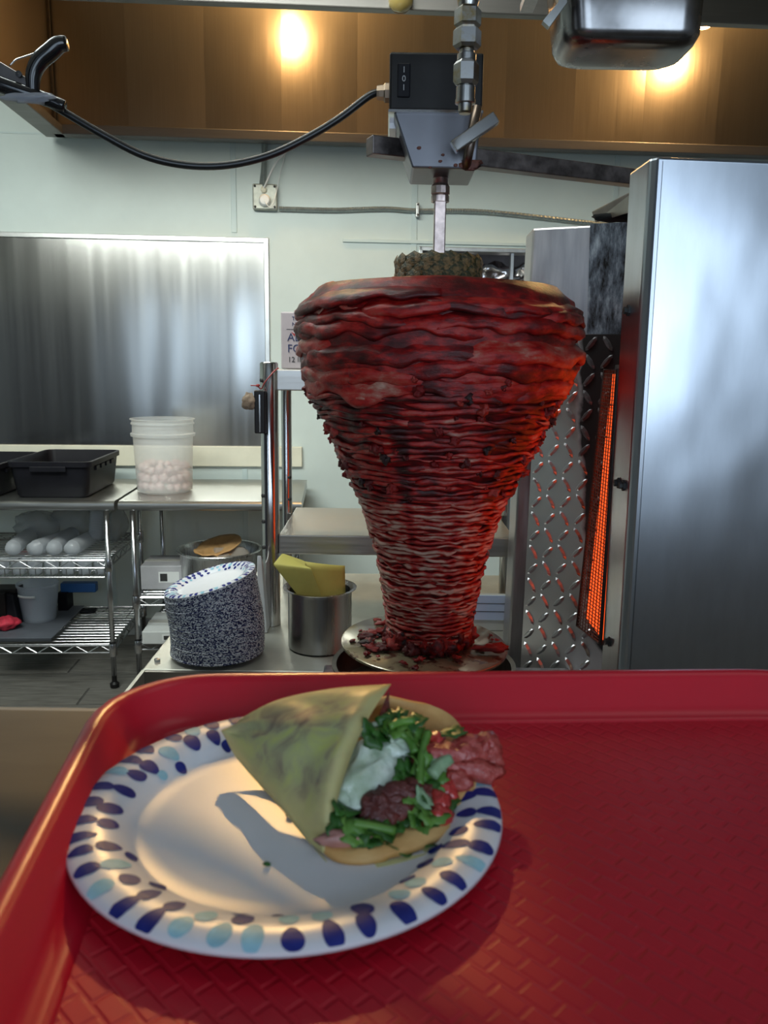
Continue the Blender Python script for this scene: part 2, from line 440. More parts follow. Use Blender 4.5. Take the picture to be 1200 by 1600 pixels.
# ================================================================== WALL FIXTURES
# stainless wall panel with trim
pa = atR(-70, 372, YW); pb = atR(414, 380, YW); pc = atR(200, 697, YW)
pt = thing('wall_panel', 'large brushed stainless sheet panel on the wall behind the white bucket', 'wall panel', (pa.x, YW, pc.z), 0, None, True)
PW, PH = pb.x - pa.x, atR(200, 374, YW).z - pc.z
def pf(u, v):
    x = u * PW; z = v * PH
    return Vector((x, -.006 - .004 * NZ.noise(Vector((x * 3.2, z * .9, 3))) - .0016 * NZ.noise(Vector((x * 9, z * .7, 8))), z))
MB().grid(pf, 90, 30).build('sheet', M_panel, pt, smooth=True)
MB().box(0, PW, -.014, 0, PH - .004, PH + .022).box(PW - .006, PW + .02, -.014, 0, -.0, PH + .022).build('edge_trim', M_trim, pt, bevel=.003)
# ledger strip below it; its cream colour stands in for a sunbeam
la = atR(-70, 697, YW); lz1 = atR(360, 698, YW - .03).z; lz0 = atR(360, 729, YW - .03).z
lx1 = atR(472, 700, YW).x
o = MB().box(0, lx1 - la.x, -.028, 0, 0, lz1 - lz0).build('wall_ledge', M_cream, bevel=.003); place(o, (la.x, YW, lz0), 0, True)
tag(o, 'ledger board coloured cream as if sunlit on the wall below the stainless panel', 'ledge')

# junction box with plug, conduits
jp = atR(415, 310, YW); S = atR(434, 310, YW).x - atR(396, 310, YW).x
jb = thing('junction_box', 'square galvanised junction box with a round white plug on the wall', 'electrical box', (jp.x, YW, jp.z), 0, None, True)
M_galv = pm('galvanised_box', (.40, .41, .36), .5, .6, var=.2, scale=30)
MB().box(-S / 2, S / 2, -.045, 0, -S / 2, S / 2).build('box', M_galv, jb, bevel=.006)
for sx in (-1, 1):
    for sz in (-1, 1): MB().lathe([(.006, 0), (.006, .006), (.001, .008)], 8).build('screw', M_inkd, jb, loc=(sx * S * .4, -.045, sz * S * .4), rot=(RAD(90), 0, 0))
MB().lathe([(.03, 0), (.03, .018), (.022, .028), (.001, .03)], 20).build('plug', M_white, jb, loc=(0, -.045, -.02), rot=(RAD(90), 0, 0), auto=40)
MB().lathe([(.016, 0), (.016, .012), (.006, .02), (.001, .02)], 14).build('cord_grip', M_cream, jb, loc=(-.005, -.045, .032), rot=(RAD(90), 0, 0), auto=40)
pts = [(-.005, -.06, .035), (.02, -.075, .08), (.06, -.06, .16), (.11, -.03, atR(450, 240, YW).z - jp.z)]
MB().tube(bezier(pts, 8), .0045, 6).build('white_cord', M_white, jb, smooth=True)
pts = [(0, -.075, -.03), (.03, -.08, -.055), (.055, -.07, 0), (.08, -.04, .12), (.115, -.03, .25)]
MB().tube(bezier(pts, 8), .0025, 6).build('plug_cord', M_white, jb, smooth=True)
M_conduit = pm('flex_conduit', (.34, .38, .37), .4, .7, var=.15, scale=20)
def conduit(name, pts, r, label, brackets=()):
    P = bezier(pts, 60)
    o0 = Vector(P[0])
    t = thing(name, label, 'conduit', tuple(o0), 0, None, True)
    rs = [r * (1.0 + .16 * (i % 2)) for i in range(len(P))]
    MB().tube([p - o0 for p in P], rs, 8).build('armour', M_conduit, t, smooth=False)
    for q in brackets:
        q = Vector(q) - o0
        MB().box(q.x - .008, q.x + .008, -.024, .022, q.z - .035, q.z + .035).build('strap', M_trim, t, bevel=.003)
        for s_ in (-1, 1): MB().lathe([(.005, 0), (.005, .006)], 8, cap1=True).build('screw', M_inkd, t, loc=(q.x, -.024, q.z + s_ * .025), rot=(RAD(90), 0, 0))
    return t
Yc = YW - .022
conduit('wall_conduit', [atR(436, 326, Yc), atR(520, 328, Yc), atR(600, 326, Yc), atR(652, 329, Yc), atR(760, 331, Yc), atR(930, 349, Yc), atR(1010, 356, Yc)], .0105,
        'ribbed metal conduit running right from the junction box across the wall', [atR(652, 329, Yc)])
conduit('drop_conduit', [atR(412, 216, Yc), atR(412, 250, Yc), atR(408, 291, Yc)], .0095, 'left of two conduits dropping from the hood to the junction box')
conduit('drop_conduit', [atR(416, 216, Yc - .03), atR(414, 250, Yc - .028), atR(413, 291, Yc - .024)], .0085, 'right of two conduits dropping from the hood to the junction box')

# ================================================================== WORK TABLES ON WIRE RACKS
YT0, YT1 = 3.56, 4.26
TZ = atR(330, 784, YT0).z                          # table top height
FLOORZ = 0.001
def wire_deck(W_, D, zt, parent, truss_h=.035, basket=False):
    """chrome wire shelf: edge rails with zigzag truss (own parts) and a deck of thin wires"""
    wd = MB()
    for k in range(15):
        y = .02 + (D - .04) * k / 14
        wd.tube([(.01, y, 0), (W_ - .01, y, 0)], .0025, 5)
    for x in (W_ * .04, W_ * .35, W_ * .65, W_ * .96): wd.tube([(x, .01, -.006), (x, D - .01, -.006)], .004, 5)
    wd.build('wire_deck', M_chrome, parent, loc=(0, 0, zt))
    for (nm, ax, ay, bx, by) in (('front_rail', 0, 0, W_, 0), ('back_rail', 0, D, W_, D), ('side_rail', 0, 0, 0, D), ('side_rail', W_, 0, W_, D)):
        r_ = MB()
        A = Vector((ax, ay, 0)); B = Vector((bx, by, 0)); dn = Vector((0, 0, -truss_h))
        r_.tube([A, B], .0045, 6); r_.tube([A + dn, B + dn], .004, 6)
        n = max(2, int((B - A).length / .055))
        zz = [A.lerp(B, i / n) + (dn if i % 2 else Vector()) for i in range(n + 1)]
        r_.tube(zz, .003, 5)
        r_.build(nm, M_chrome, parent, loc=(0, 0, zt))
def work_table(name, label, x0, x1, shelves, splash=False):
    t = thing(name, label, 'table', (x0, YT0, 0), 0, None, True)
    W_ = x1 - x0; D = YT1 - YT0
    tb = MB(); e = .022
    # rolled front edge: profile swept along x
    prof = [(D, TZ), (.03, TZ), (.012, TZ - .002), (.002, TZ - .010), (0, TZ - e), (.002, TZ - .035), (.012, TZ - .043), (.03, TZ - .045), (D, TZ - .045)]
    tb.prism([(0, y, z) for y, z in prof], [(W_, y, z) for y, z in prof])
    tb.build('table_top', M_steel_h, t, auto=35)
    for (x, y) in ((.05, .05), (W_ - .05, .05), (.05, D - .05), (W_ - .05, D - .05)):
        MB().lathe([(.0125, .06), (.0125, TZ - .05)], 12, cap0=True, cap1=True).build('post', M_chrome, t, loc=(x, y, 0), smooth=True)
        MB().lathe([(.020, FLOORZ), (.022, .02), (.012, .03), (.012, .06)], 12, cap0=True, cap1=True).build('foot', M_blackmetal, t, loc=(x, y, 0), auto=40)
        for z in shelves:
            MB().lathe([(.017, z - .05), (.0185, z - .045), (.0185, z + .004), (.016, z + .01)], 12).build('collar', M_chrome, t, loc=(x, y, 0), smooth=True)
    return t, W_, D
tlx1 = atR(178, 790, YT0).x; trx0 = atR(184, 790, YT0).x; trx1 = atR(471, 792, YT0).x
SL1 = atR(100, 876, YT0 + .05).z; SL2 = atR(100, 1009, YT0 + .05).z; SR1 = atR(250, 934, YT0 + .05).z; SR2 = .22
tl, TLW, TD = work_table('work_table', 'stainless table on a chrome wire rack under the black tub', tlx1 - 1.3, tlx1, (SL1, SL2))
tr, TRW, TD = work_table('work_table', 'stainless table on a chrome wire rack under the white bucket', trx0, trx1, (SR1, SR2))
for (t, W_, zs_) in ((tl, TLW, (SL1, SL2)), (tr, TRW, (SR1, SR2))):
    for z in zs_:
        e = bpy.data.objects.new('wire_shelf', None); COL.objects.link(e); e.parent = t; e.location = (.05, .05, 0)
        wire_deck(W_ - .1, TD - .1, z, e)
TLX = tlx1 - 1.3
# shallow hanging basket wires below the upper left shelf
bk = MB(); zb = atR(100, 902, YT0 + .05).z
for yy in (0, .12):
    bk.tube([(.07, .05 + yy, zb), (TLW - .07, .05 + yy, zb)], .004, 6)
n = 34
for k in range(n + 1):
    x = .07 + (TLW - .14) * k / n
    bk.tube([(x, .05, SL1 - .034), (x, .05, zb), (x, .17, zb)], .0022, 5)
bk.build('basket_wires', M_chrome, tl)

# bus tubs
def bus_tub(loc, W_, D, H, label, rz=0):
    t = thing('bus_tub', label, 'tub', loc, rz, 'black bus tubs', True)
    def ringpts(w, d, r, z, cx=0, cy=0):
        out = []
        for (sx, sy, a0) in ((1, -1, -90), (1, 1, 0), (-1, 1, 90), (-1, -1, 180)):
            for k in range(5):
                a = RAD(a0 + 90 * k / 4)
                out.append((W_ / 2 + sx * (w / 2 - r) + r * cos(a), D / 2 + sy * (d / 2 - r) + r * sin(a), z))
        return out
    g = .02
    rings = [ringpts(W_ - 2 * g - .02, D - 2 * g - .02, .03, 0), ringpts(W_ - 2 * g, D - 2 * g, .035, .012), ringpts(W_ - .01, D - .01, .035, H - .022), ringpts(W_ + .01, D + .01, .04, H - .024),
             ringpts(W_ + .012, D + .012, .04, H - .002), ringpts(W_ + .008, D + .008, .04, H), ringpts(W_ - .012, D - .012, .035, H), ringpts(W_ - .016, D - .016, .035, H - .005), ringpts(W_ - 2 * g - .006, D - 2 * g - .006, .03, .012)]
    bb = MB(); nn = len(rings[0])
    vs = [p for r in rings for p in r]; fs = []
    for j in range(len(rings) - 1):
        for k in range(nn): fs.append((j * nn + k, j * nn + (k + 1) % nn, (j + 1) * nn + (k + 1) % nn, (j + 1) * nn + k))
    fs.append(tuple(range(nn - 1, -1, -1))); fs.append(tuple((len(rings) - 1) * nn + k for k in range(nn)))
    bb.add(vs, fs).build('shell', M_black, t, auto=40)
    # hand grips below the rim: ribs
    for y in (-.012, D + .004):
        MB().box(W_ * .28, W_ * .72, y, y + .008, H - .045, H - .02).build('hand_grip', M_black, t, bevel=.003)
    for k in range(4): MB().box(W_ - .012, W_ + .002, D * (.2 + .16 * k), D * (.2 + .16 * k) + .05, H - .05, H - .03).build('rim_rib', M_black, t, bevel=.002)
    return t
ta = atR(14, 779, YT0 + .06); tb_ = atR(142, 779, YT0 + .06)
TUBH = atR(75, 722, YT0 + .06).z - TZ
bus_tub((ta.x, YT0 + .06, TZ + .001), tb_.x - ta.x, .52, TUBH, 'empty black plastic bus tub left of the white bucket')
bus_tub((ta.x - .44, YT0 + .05, TZ + .001), .40, .52, TUBH - .012, 'black plastic bus tub cut off by the left picture edge')

# white bucket of onions
YB = 3.86
bc = atR(258, 765, YB); br = (atR(305, 700, YB).x - atR(213, 700, YB).x) / 2
bh = atR(258, 654, YB).z - TZ
bk = thing('bucket', 'translucent white plastic bucket part filled with onions on the steel table', 'bucket', (bc.x, YB, TZ + .001), 0, None, True)
R1 = br; R0 = br * .93
prof = [(.001, 0), (R0 - .01, 0), (R0, .008), (R1, bh * .76), (R1 + .010, bh * .765), (R1 + .012, bh * .80), (R1 + .003, bh * .815), (R1 + .002, bh * .92), (R1 + .008, bh * .925), (R1 + .008, bh * .945), (R1 + .004, bh * .95), (R1 + .004, bh * .985), (R1 + .012, bh * .99), (R1 + .012, bh), (R1 + .002, bh)]
MB().lathe(prof, 48).build('shell', M_bucket, bk, auto=35)
onion_mat = pm('onion_skin', (.62, .38, .38), .4, col2=(.85, .80, .72), scale=3, thresh=(.45, .6))
om = MB()
def fn_on(u, v):
    a = 2 * pi * u; t = (v - .5) * pi
    return Vector((cos(a) * cos(t), sin(a) * cos(t), sin(t) * .85 + (.12 if v > .95 else 0)))
onion_me = om.grid(fn_on, 12, 8, cu=True).mesh('onion', onion_mat, True)
rr = random.Random(3)
for k in range(46):
    s_ = rr.uniform(.018, .026); lay = k // 16
    a = 2 * pi * (k % 16) / 16 + lay * .2 + rr.uniform(-.05, .05)
    q = bpy.data.objects.new('onion', onion_me); COL.objects.link(q)
    rad = R0 - s_ - .004 - (.0 if k < 48 else .04)
    lx, ly, lz = rad * cos(a), rad * sin(a), .008 + s_ + lay * .042 + rr.uniform(0, .006)
    place(q, (bc.x + lx, YB + ly, TZ + lz), 0, True); q.scale = (s_,) * 3; q.rotation_euler = (rr.uniform(0, 3), rr.uniform(0, 3), 0)
    tag(q, 'small pale peeled onion inside the white bucket', 'onion', 'onions in the bucket')

# ---- left rack contents: cup sleeves, bags
def cup_sleeve(c, L, r, label, rz=0, tilt=0):
    t = thing('cup_sleeve', label, 'cups', c, rz, 'plastic cup sleeves', True)
    e = MB(); prof = [(.001, 0), (r * .8, .002), (r * .86, .03)]
    n = int(L / .014)
    for k in range(n):
        z = .03 + k * .014; prof += [(r * .9, z), (r, z + .006), (r * .9, z + .010)]
    prof += [(r * .7, L + .03)]
    M_ = Matrix.Rotation(RAD(-90 + tilt), 4, 'X')
    e.lathe(prof, 18, M=M_).build('cups', M_cup, t, smooth=True)
    return t
for k, (px, py, rz, lab) in enumerate(((18, 862, .1, 'sleeve of clear cups leftmost on the upper wire shelf'), (50, 862, -.25, 'sleeve of clear cups tilted second from the left on the wire shelf'),
                                    (82, 858, .05, 'sleeve of clear cups second from the right on the wire shelf'), (109, 858, -.1, 'sleeve of clear cups rightmost on the wire shelf'))):
    p = atR(px, py, YT0 + .10)
    cup_sleeve((p.x, YT0 + .10, SL1 + .042), .32, .036, lab, rz)
p = atR(140, 866, YT0 + .2)
cup_sleeve((p.x, YT0 + .30, SL1 + .045), .19, .034, 'sleeve of clear cups leaning up at the right of the wire shelf', .1, 55)
bagm = frosted('plastic_bag', (.52, .54, .56), .5, .25)
for k, (px, py, yy, sz, lab) in enumerate(((115, 822, .5, (.11, .07, .085), 'grey clear plastic bag bulging behind the cup sleeves'), (60, 845, .47, (.12, .08, .07), 'flat dark printed plastic bag behind the left cup sleeves'),
                                     (184, 840, .42, (.04, .13, .085), 'clear plastic bag hanging out beside the chrome rack post'))):
    p = atR(px, py, YT0 + yy)
    crumple('plastic_bag', (p.x, YT0 + yy, max(p.z, SL1 + sz[2] * 1.0 + .012)), sz, bagm, lab, 'bag', seed=k + 11, amp=.3)
for k, (px, py) in enumerate(((30, 843), (40, 845), (88, 828))):
    p = atR(px, py, YT0 + .36)
# cups standing in the hanging basket
cupb = MB().lathe([(.001, 0), (.026, 0), (.028, .004), (.034, .068), (.036, .070), (.034, .066), (.026, .005), (.001, .004)], 14).mesh('portion_cup', M_cup, True)
for k in range(17):
    x = TLX + TLW - .10 - k * .0745
    q = bpy.data.objects.new('portion_cup', cupb); COL.objects.link(q)
    place(q, (x, YT0 + .105, zb + .005), 0, True)
    q.rotation_euler = (0, 0, k * .7)
    tag(q, 'small clear portion cup standing in the wire basket below the upper shelf', 'cup', 'portion cups in the wire basket')
# lower left shelf
p = atR(66, 985, 3.95)
cb = thing('clear_bin', 'tall translucent round plastic bin on the lower wire shelf', 'bin', (p.x, 3.93, SL2 + .026), 0, None, True)
hh = atR(66, 912, 3.93).z - SL2 - .02; rb = (atR(98, 912, 3.93).x - atR(33, 912, 3.93).x) / 2
MB().lathe([(.001, 0), (rb * .74, 0), (rb * .78, .008), (rb * .96, hh * .93), (rb, hh * .94), (rb, hh), (rb * .96, hh), (rb * .93, hh * .9), (rb * .75, .012), (.001, .01)], 32).build('shell', M_clear, cb, auto=40)
a_ = MB().grid(lambda u, v: Vector(((rb * .985 + .004) * sin(-.75 + .95 * u), -(rb * .985 + .004) * cos(-.75 + .95 * u), hh * (.72 + .06 * v))), 10, 3)
a_.build('handle_band', M_white, cb, solid=.004, smooth=True)
p0 = atR(-20, 1000, YT0 + .1); p1 = atR(84, 1000, YT0 + .14)
o = MB().prism([(0, 0, 0), (p1.x - p0.x, 0, 0), (p1.x - p0.x, .5, 0), (0, .5, 0)], [(-.01, -.01, .022), (p1.x - p0.x + .01, -.01, .022), (p1.x - p0.x + .01, .5, .022), (-.01, .5, .022)]).build('sheet_tray', pm('grey_tray', (.10, .11, .13), .5, var=.15), bevel=.004)
place(o, (p0.x, YT0 + .1, SL2 + .003), 0, True); tag(o, 'flat grey tray under the clear bin on the lower shelf', 'tray')
pbx = atR(126, 952, 4.12)
bt = thing('plastic_bag_sealer', 'blue bar topped holder behind the clear bin on the lower shelf', 'holder', (pbx.x, 4.12, SL2 + .003), 0, None, True)
MB().box(-.09, .09, -.025, .025, .11, .16).build('blue_bar', pm('blue_plastic', (.02, .10, .30), .4, var=.1), bt, bevel=.006)
MB().box(-.10, -.05, -.05, .05, 0, .115).box(-.05, .08, -.03, .03, 0, .012).build('stand', M_black, bt, bevel=.004)
pm_ = atR(20, 985, 3.9)
mx_ = thing('blender_base', 'dark machine with a knob at the left end of the lower shelf', 'appliance', (pm_.x - .03, 3.92, SL2 + .026), 0, None, True)
MB().prism([(-.09, -.09, 0), (.09, -.09, 0), (.09, .09, 0), (-.09, .09, 0)], [(-.06, -.06, .15), (.06, -.06, .15), (.06, .06, .15), (-.06, .06, .15)]).build('body', M_black, mx_, bevel=.01)
MB().box(-.05, .07, -.05, .05, .15, .17).box(.0, .03, -.085, -.06, .03, .16).build('cap', M_blackmetal, mx_, bevel=.004)
MB().lathe([(.02, 0), (.018, .02), (.001, .022)], 12, cap0=True).build('knob', M_galv, mx_, loc=(-.03, -.085, .06), rot=(RAD(90), 0, 0))
crumple('red_cloth', (atR(8, 995, YT0 + .2).x, YT0 + .22, SL2 + .026 + .03), (.06, .05, .03), pm('red_cloth', (.55, .03, .06), .7, var=.3, scale=30), 'bunched red cloth at the left edge of the lower shelf', 'cloth', seed=21)

# ---- right rack contents
p = atR(262, 905, 3.9); 
def carton(name, label, x, y, z, W_, D, H, mat, tape=True):
    t = thing(name, label, 'box', (x, y, z), 0, None, True)
    MB().box(-W_ / 2, W_ / 2, -D / 2, D / 2, 0, H).build('carton_body', mat, t, bevel=.004)
    MB().box(-W_ / 2 - .001, W_ / 2 + .001, -.02, .02, H - .03, H + .0015).build('tape', pm('tape', (.5, .49, .45), .3, var=.05), t)
    MB().box(-W_ * .15, W_ * .25, -D / 2 - .0012, -D / 2, H * .3, H * .75).build('printed_label', M_white, t)
    MB().box(-W_ * .12, W_ * .02, -D / 2 - .002, -D / 2, H * .36, H * .68).build('barcode', M_inkd, t)
    return t
za = atR(262, 884, 3.75).z
carton('carton', 'grey cardboard carton behind the plate stack under the steel pot', p.x + .03, 3.84, SR1 + .004, .24, .22, max(.08, za - SR1), M_card)
p = atR(246, 1010, 3.3)
carton('carton', 'small white carton low down between the rack post and plate stack', p.x, 3.72, SR2 + .004, .26, .30, atR(246, 985, 3.6).z - SR2, M_cardw)
p = atR(232, 800, YW - .10)
# wide steel pot with tortillas
YP = 3.80
pc_ = atR(343, 856, YP); pr = (atR(408, 856, YP).x - atR(279, 856, YP).x) / 2
pot = thing('steel_pot', 'wide shallow stainless pot holding tortillas on the wire rack', 'pot', (pc_.x, YP, SR1 + .004), 0, None, True)
ph = pc_.z - SR1 - .004
MB().lathe([(.001, 0), (pr * .80, 0), (pr * .9, .012), (pr * .94, .04), (pr * .95, ph - .02), (pr * 1.0, ph - .012), (pr * 1.03, ph - .004), (pr * 1.02, ph), (pr * .96, ph - .002), (pr * .92, ph - .02), (pr * .91, .05), (pr * .85, .014), (.001, .01)], 48).build('pot_body', M_steel, pot, auto=50)
tort = pm('corn_tortilla', (.50, .26, .09), .6, col2=(.72, .45, .20), scale=14)
for k, (dx, dy, tz, ta_, tb2, r_, lab) in enumerate(((-.02, -.02, -.015, 4, 3, .10, 'flat corn tortilla lying lowest in the steel pot'), (.0, .0, .012, 10, -16, .11, 'pale corn tortilla leaning up out of the steel pot'))):
    def tf(u, v):
        a = 2 * pi * u; r2 = r_ * v
        return Vector((r2 * cos(a), r2 * sin(a) * .9, .012 * NZ.noise(Vector((cos(a) * v * 2, sin(a) * v * 2, k * 5))) + .01 * v * v))
    o = MB().grid(tf, 24, 6, cu=True).build('tortilla', tort, solid=.004, smooth=True)
    place(o, (pc_.x + dx, YP + dy, SR1 + ph + tz), 0, True); o.rotation_euler = (RAD(ta_), RAD(tb2), .4)
    tag(o, lab, 'tortilla')
o = crumple('plastic_wrap', (pc_.x + .05, YP - .03, SR1 + ph - .045), (.11, .1, .05), frosted('wrap_film', (.75, .68, .60), .35, .15), 'crumpled clear plastic wrap in the steel pot', 'wrap', seed=31, amp=.5)

# ================================================================== PREP TABLE (camera axes) with plate stack, can
PT = atZ(222, 1046, 0.83); PTX0 = PT.x; PTY0 = PT.y; PTZ = .83
M_prep = pm('prep_table_steel', (.52, .51, .45), .42, 0.7, var=.12, scale=9)
ptab = thing('prep_table', 'narrow stainless prep table holding the paper plate stack', 'table', (PTX0, PTY0, 0))
MB().box(0, .78, 0, .86, PTZ - .03, PTZ).box(.78, .92, .22, .86, PTZ - .03, PTZ).build('table_top', M_prep, ptab, bevel=.003)
MB().box(0, .30, -.20, -.002, PTZ - .075, PTZ - .065).box(0, .008, -.20, -.002, PTZ - .065, PTZ - .0).build('front_rail', M_prep, ptab)
MB().box(0, .30, -.012, -.002, PTZ - .075, PTZ - .001).build('front_apron', pm('apron_steel', (.28, .25, .22), .4, .8, var=.1), ptab)
for k in range(2): MB().lathe([(.007, 0), (.007, .006), (.001, .008)], 10).build('bolt', M_chrome, ptab, loc=(.03 + .012 * k, -.06 - .06 * k, PTZ - .065))
MB().lathe([(.007, 0), (.007, .006), (.001, .008)], 10).build('bolt', M_chrome, ptab, loc=(.02, .05, PTZ))
for (x, y) in ((.06, .03), (.74, .03), (.06, .82), (.86, .82)):
    MB().lathe([(.02, 0.001), (.02, PTZ - .03)], 12, cap0=True).build('leg', M_tube, ptab, loc=(x, y, 0), smooth=True)
MB().box(.04, .76, .04, .82, .25, .27).build('under_shelf', M_steel_h, ptab)
crumple('onion_scrap', (PTX0 + .05, PTY0 + .17, PTZ + .006), (.012, .010, .006), pm('pale_scrap', (.55, .58, .45), .5, var=.1), 'tiny pale onion scrap on the prep table beside the plates', 'scrap', seed=3, room=False)

# paper plate (shared by the stack and the tray): paper disc with a fluted rim and printed drops
PR = .1085
PROF = [(0, .0025), (.066, .0025), (.0755, .0028), (.0785, .0040), (.0815, .0064), (.0860, .0092), (.0925, .0116), (.0990, .0128), (.1045, .0124), (.1080, .0106), (.1088, .0090)]
def prof_rz(s):
    """arc position along the plate profile -> r, z"""
    ds = [0]
    for (a, b_), (c, d) in zip(PROF, PROF[1:]): ds.append(ds[-1] + sqrt((c - a) ** 2 + (d - b_) ** 2))
    for i in range(len(ds) - 1):
        if s <= ds[i + 1]:
            t = (s - ds[i]) / (ds[i + 1] - ds[i]); return lerp(PROF[i][0], PROF[i + 1][0], t), lerp(PROF[i][1], PROF[i + 1][1], t)
    return PROF[-1]
SMAX = 0
for (a, b_), (c, d) in zip(PROF, PROF[1:]): SMAX += sqrt((c - a) ** 2 + (d - b_) ** 2)
def plate_meshes(seed, lift=.0004, n=96):
    top = [(r, z) for r, z in PROF]
    under = [(r - .0004, z - .0012) for r, z in PROF[-2:0:-1]] + [(.001, .001)]
    body = MB().lathe([(.0005, .0025)] + top[1:] + under, n).mesh('plate_body', M_paper, True)
    rg = random.Random(seed); d = MB()
    s0 = .0775
    rows = [(s0 + .0040, .0042, 34), (s0 + .0140, .0066, 36), (s0 + .0272, .0078, 42)]
    for ri, (sc, half, cnt) in enumerate(rows):
        off = rg.random()
        for k in range(cnt):
            a = 2 * pi * (k + off + rg.uniform(-.18, .18)) / cnt
            hl_ = half * rg.uniform(.75, 1.15); wl = (.0034 if ri else .0026) * rg.uniform(.75, 1.15) + .0010
            sc_ = sc + rg.uniform(-.0016, .0016)
            mi = 1 if rg.random() < .23 else 0
            if ri == 0 and rg.random() < .3: continue
            taper = rg.uniform(-.35, .35); skew = rg.uniform(-.25, .25)
            rc, _ = prof_rz(sc_)
            vs = []; NS = 11
            for q in range(NS):
                t = pi * q / (NS - 1); c_ = cos(t)
                ss = min(SMAX - .0016, sc_ + hl_ * c_); hw = wl * sin(t) * (1 + taper * c_)
                r_, z_ = prof_rz(ss)
                for e_ in (-1, 0, 1):
                    aa = a + (hw * e_ + skew * hl_ * c_ * .35) / rc
                    vs.append((r_ * cos(aa), r_ * sin(aa), z_ + lift))
            fs = []
            for q in range(NS - 1):
                for e_ in (0, 1): fs.append((q * 3 + e_, q * 3 + e_ + 1, q * 3 + e_ + 4, q * 3 + e_ + 3))
            d.add(vs, fs, mi)
    drops = d.mesh('printed_drops', [M_navy, M_cyan], True)
    return body, drops
def rim_edge_mat():
    mt = bpy.data.materials.new('stacked_plate_paper'); mt.use_nodes = True; nt = mt.node_tree; b = nt.nodes['Principled BSDF']
    b.inputs['Roughness'].default_value = .4
    tc = nt.nodes.new('ShaderNodeTexCoord'); oi = nt.nodes.new('ShaderNodeObjectInfo')
    mu = nt.nodes.new('ShaderNodeMath'); mu.operation = 'MULTIPLY'; mu.inputs[1].default_value = 50
    nt.links.new(oi.outputs['Random'], mu.inputs[0])
    ad = nt.nodes.new('ShaderNodeVectorMath'); ad.operation = 'ADD'
    nt.links.new(tc.outputs['Object'], ad.inputs[0]); nt.links.new(mu.outputs[0], ad.inputs[1])
    n = nt.nodes.new('ShaderNodeTexNoise'); n.inputs['Scale'].default_value = 230; n.inputs['Detail'].default_value = 1
    nt.links.new(ad.outputs[0], n.inputs['Vector'])
    rp = nt.nodes.new('ShaderNodeValToRGB'); rp.color_ramp.interpolation = 'LINEAR'
    rp.color_ramp.elements[0].position = .48; rp.color_ramp.elements[0].color = (.70, .72, .76, 1)
    rp.color_ramp.elements[1].position = .53; rp.color_ramp.elements[1].color = (.015, .02, .10, 1)
    nt.links.new(n.outputs['Fac'], rp.inputs['Fac']); nt.links.new(rp.outputs['Color'], b.inputs['Base Color'])
    return mt
M_rim = rim_edge_mat()
plate_body, plate_drops = plate_meshes(5)
stk = MB().lathe(PROF[2:] + [(r_ - .0006, z_ - .0016) for r_, z_ in PROF[-2:1:-1]], 56).mesh('stacked_plate', M_rim, True)
YS = PTY0 + .104
sbot = atY(341, 1046, YS); stop = atY(333, 902, YS)
NPL = 68
for k in range(NPL):
    f_ = k / (NPL - 1)
    base = Vector((lerp(sbot.x, stop.x, f_) + .004 * sin(f_ * 5) + random.uniform(-.0008, .0008), YS + random.uniform(-.001, .001), PTZ + .0015 + f_ * (stop.z - PTZ - .016)))
    tilt = -RAD(15.5) * f_ ** 1.4
    rx = RAD(3) * f_
    if k < NPL - 1:
        q = bpy.data.objects.new('paper_plate', stk); COL.objects.link(q)
        tag(q, 'blue speckled rim paper plate within the tall stack below its top plate', 'paper plate', 'stacked paper plates')
    else:
        q = thing('paper_plate', 'blue patterned paper plate topmost on the tall tilted stack', 'paper plate', (0, 0, 0))
        for nm, me in (('plate_body', plate_body), ('printed_drops', plate_drops)):
            c = bpy.data.objects.new(nm, me); COL.objects.link(c); c.parent = q
    q.location = base; q.rotation_euler = (rx, tilt, random.uniform(0, 6.28))
    # tilt about world y first, then spin round the plate's own axis
    q.rotation_euler = (Matrix.Rotation(rx, 3, 'X') @ Matrix.Rotation(tilt, 3, 'Y') @ Matrix.Rotation(random.uniform(0, 6.28), 3, 'Z')).to_euler()
# folded white napkin beside stack
nz0 = atY(409, 935, YS + .16)
o = MB().prism([(-.012, 0, 0), (.014, 0, 0), (.014, .06, 0), (-.012, .06, 0)], [(-.010, .01, .20), (.000, .01, .20), (.000, .05, .17), (-.010, .05, .17)]).build('napkin_stack', pm('napkin', (.66, .68, .70), .8, var=.05), bevel=.002)
o.location = (nz0.x, YS + .15, PTZ + .001); tag(o, 'folded white napkins standing between the plate stack and steel post', 'napkins')

# ================================================================== SHELF UNIT
YPOST = 2.02
su = thing('shelf_unit', 'two tier stainless shelf unit on polished tube posts behind the meat', 'shelf', (0, YPOST, PTZ + .001))
def loc_su(p): return Vector((p.x, p.y - YPOST, p.z - PTZ - .001))
fp = atY(423, 800, YPOST); ftop = atY(421, 566, YPOST).z - PTZ - .001
fr_ = (atY(437, 700, YPOST).x - atY(409, 700, YPOST).x) / 2
def post(x, y, z0, z1, r, name='post', holes=()):
    pp = MB().lathe([(r, z0), (r, z1 - .004), (r * .9, z1), (.001, z1 + .001)], 28, cap0=True).build(name, M_tube, su, loc=(x, y, 0), auto=40)
    for h in holes: MB().lathe([(.005, 0), (.005, .004), (.0035, .005), (.001, .005)], 10).build('hole_plug', M_inkd, pp, loc=(r * sin(h[1]), -r * cos(h[1]) + .001, h[0]), rot=(RAD(90), 0, h[1]))
    return pp
hz = [atY(416, y_, YPOST).z - PTZ - .001 for y_ in (594, 773, 813, 853)]
post(fp.x, 0, 0, ftop, fr_, 'front_post', [(h, -.75) for h in hz])
YR = .30
rp_ = atY(448, 700, YPOST + YR); rr_ = (atY(456, 700, YPOST + YR).x - atY(440, 700, YPOST + YR).x) / 2
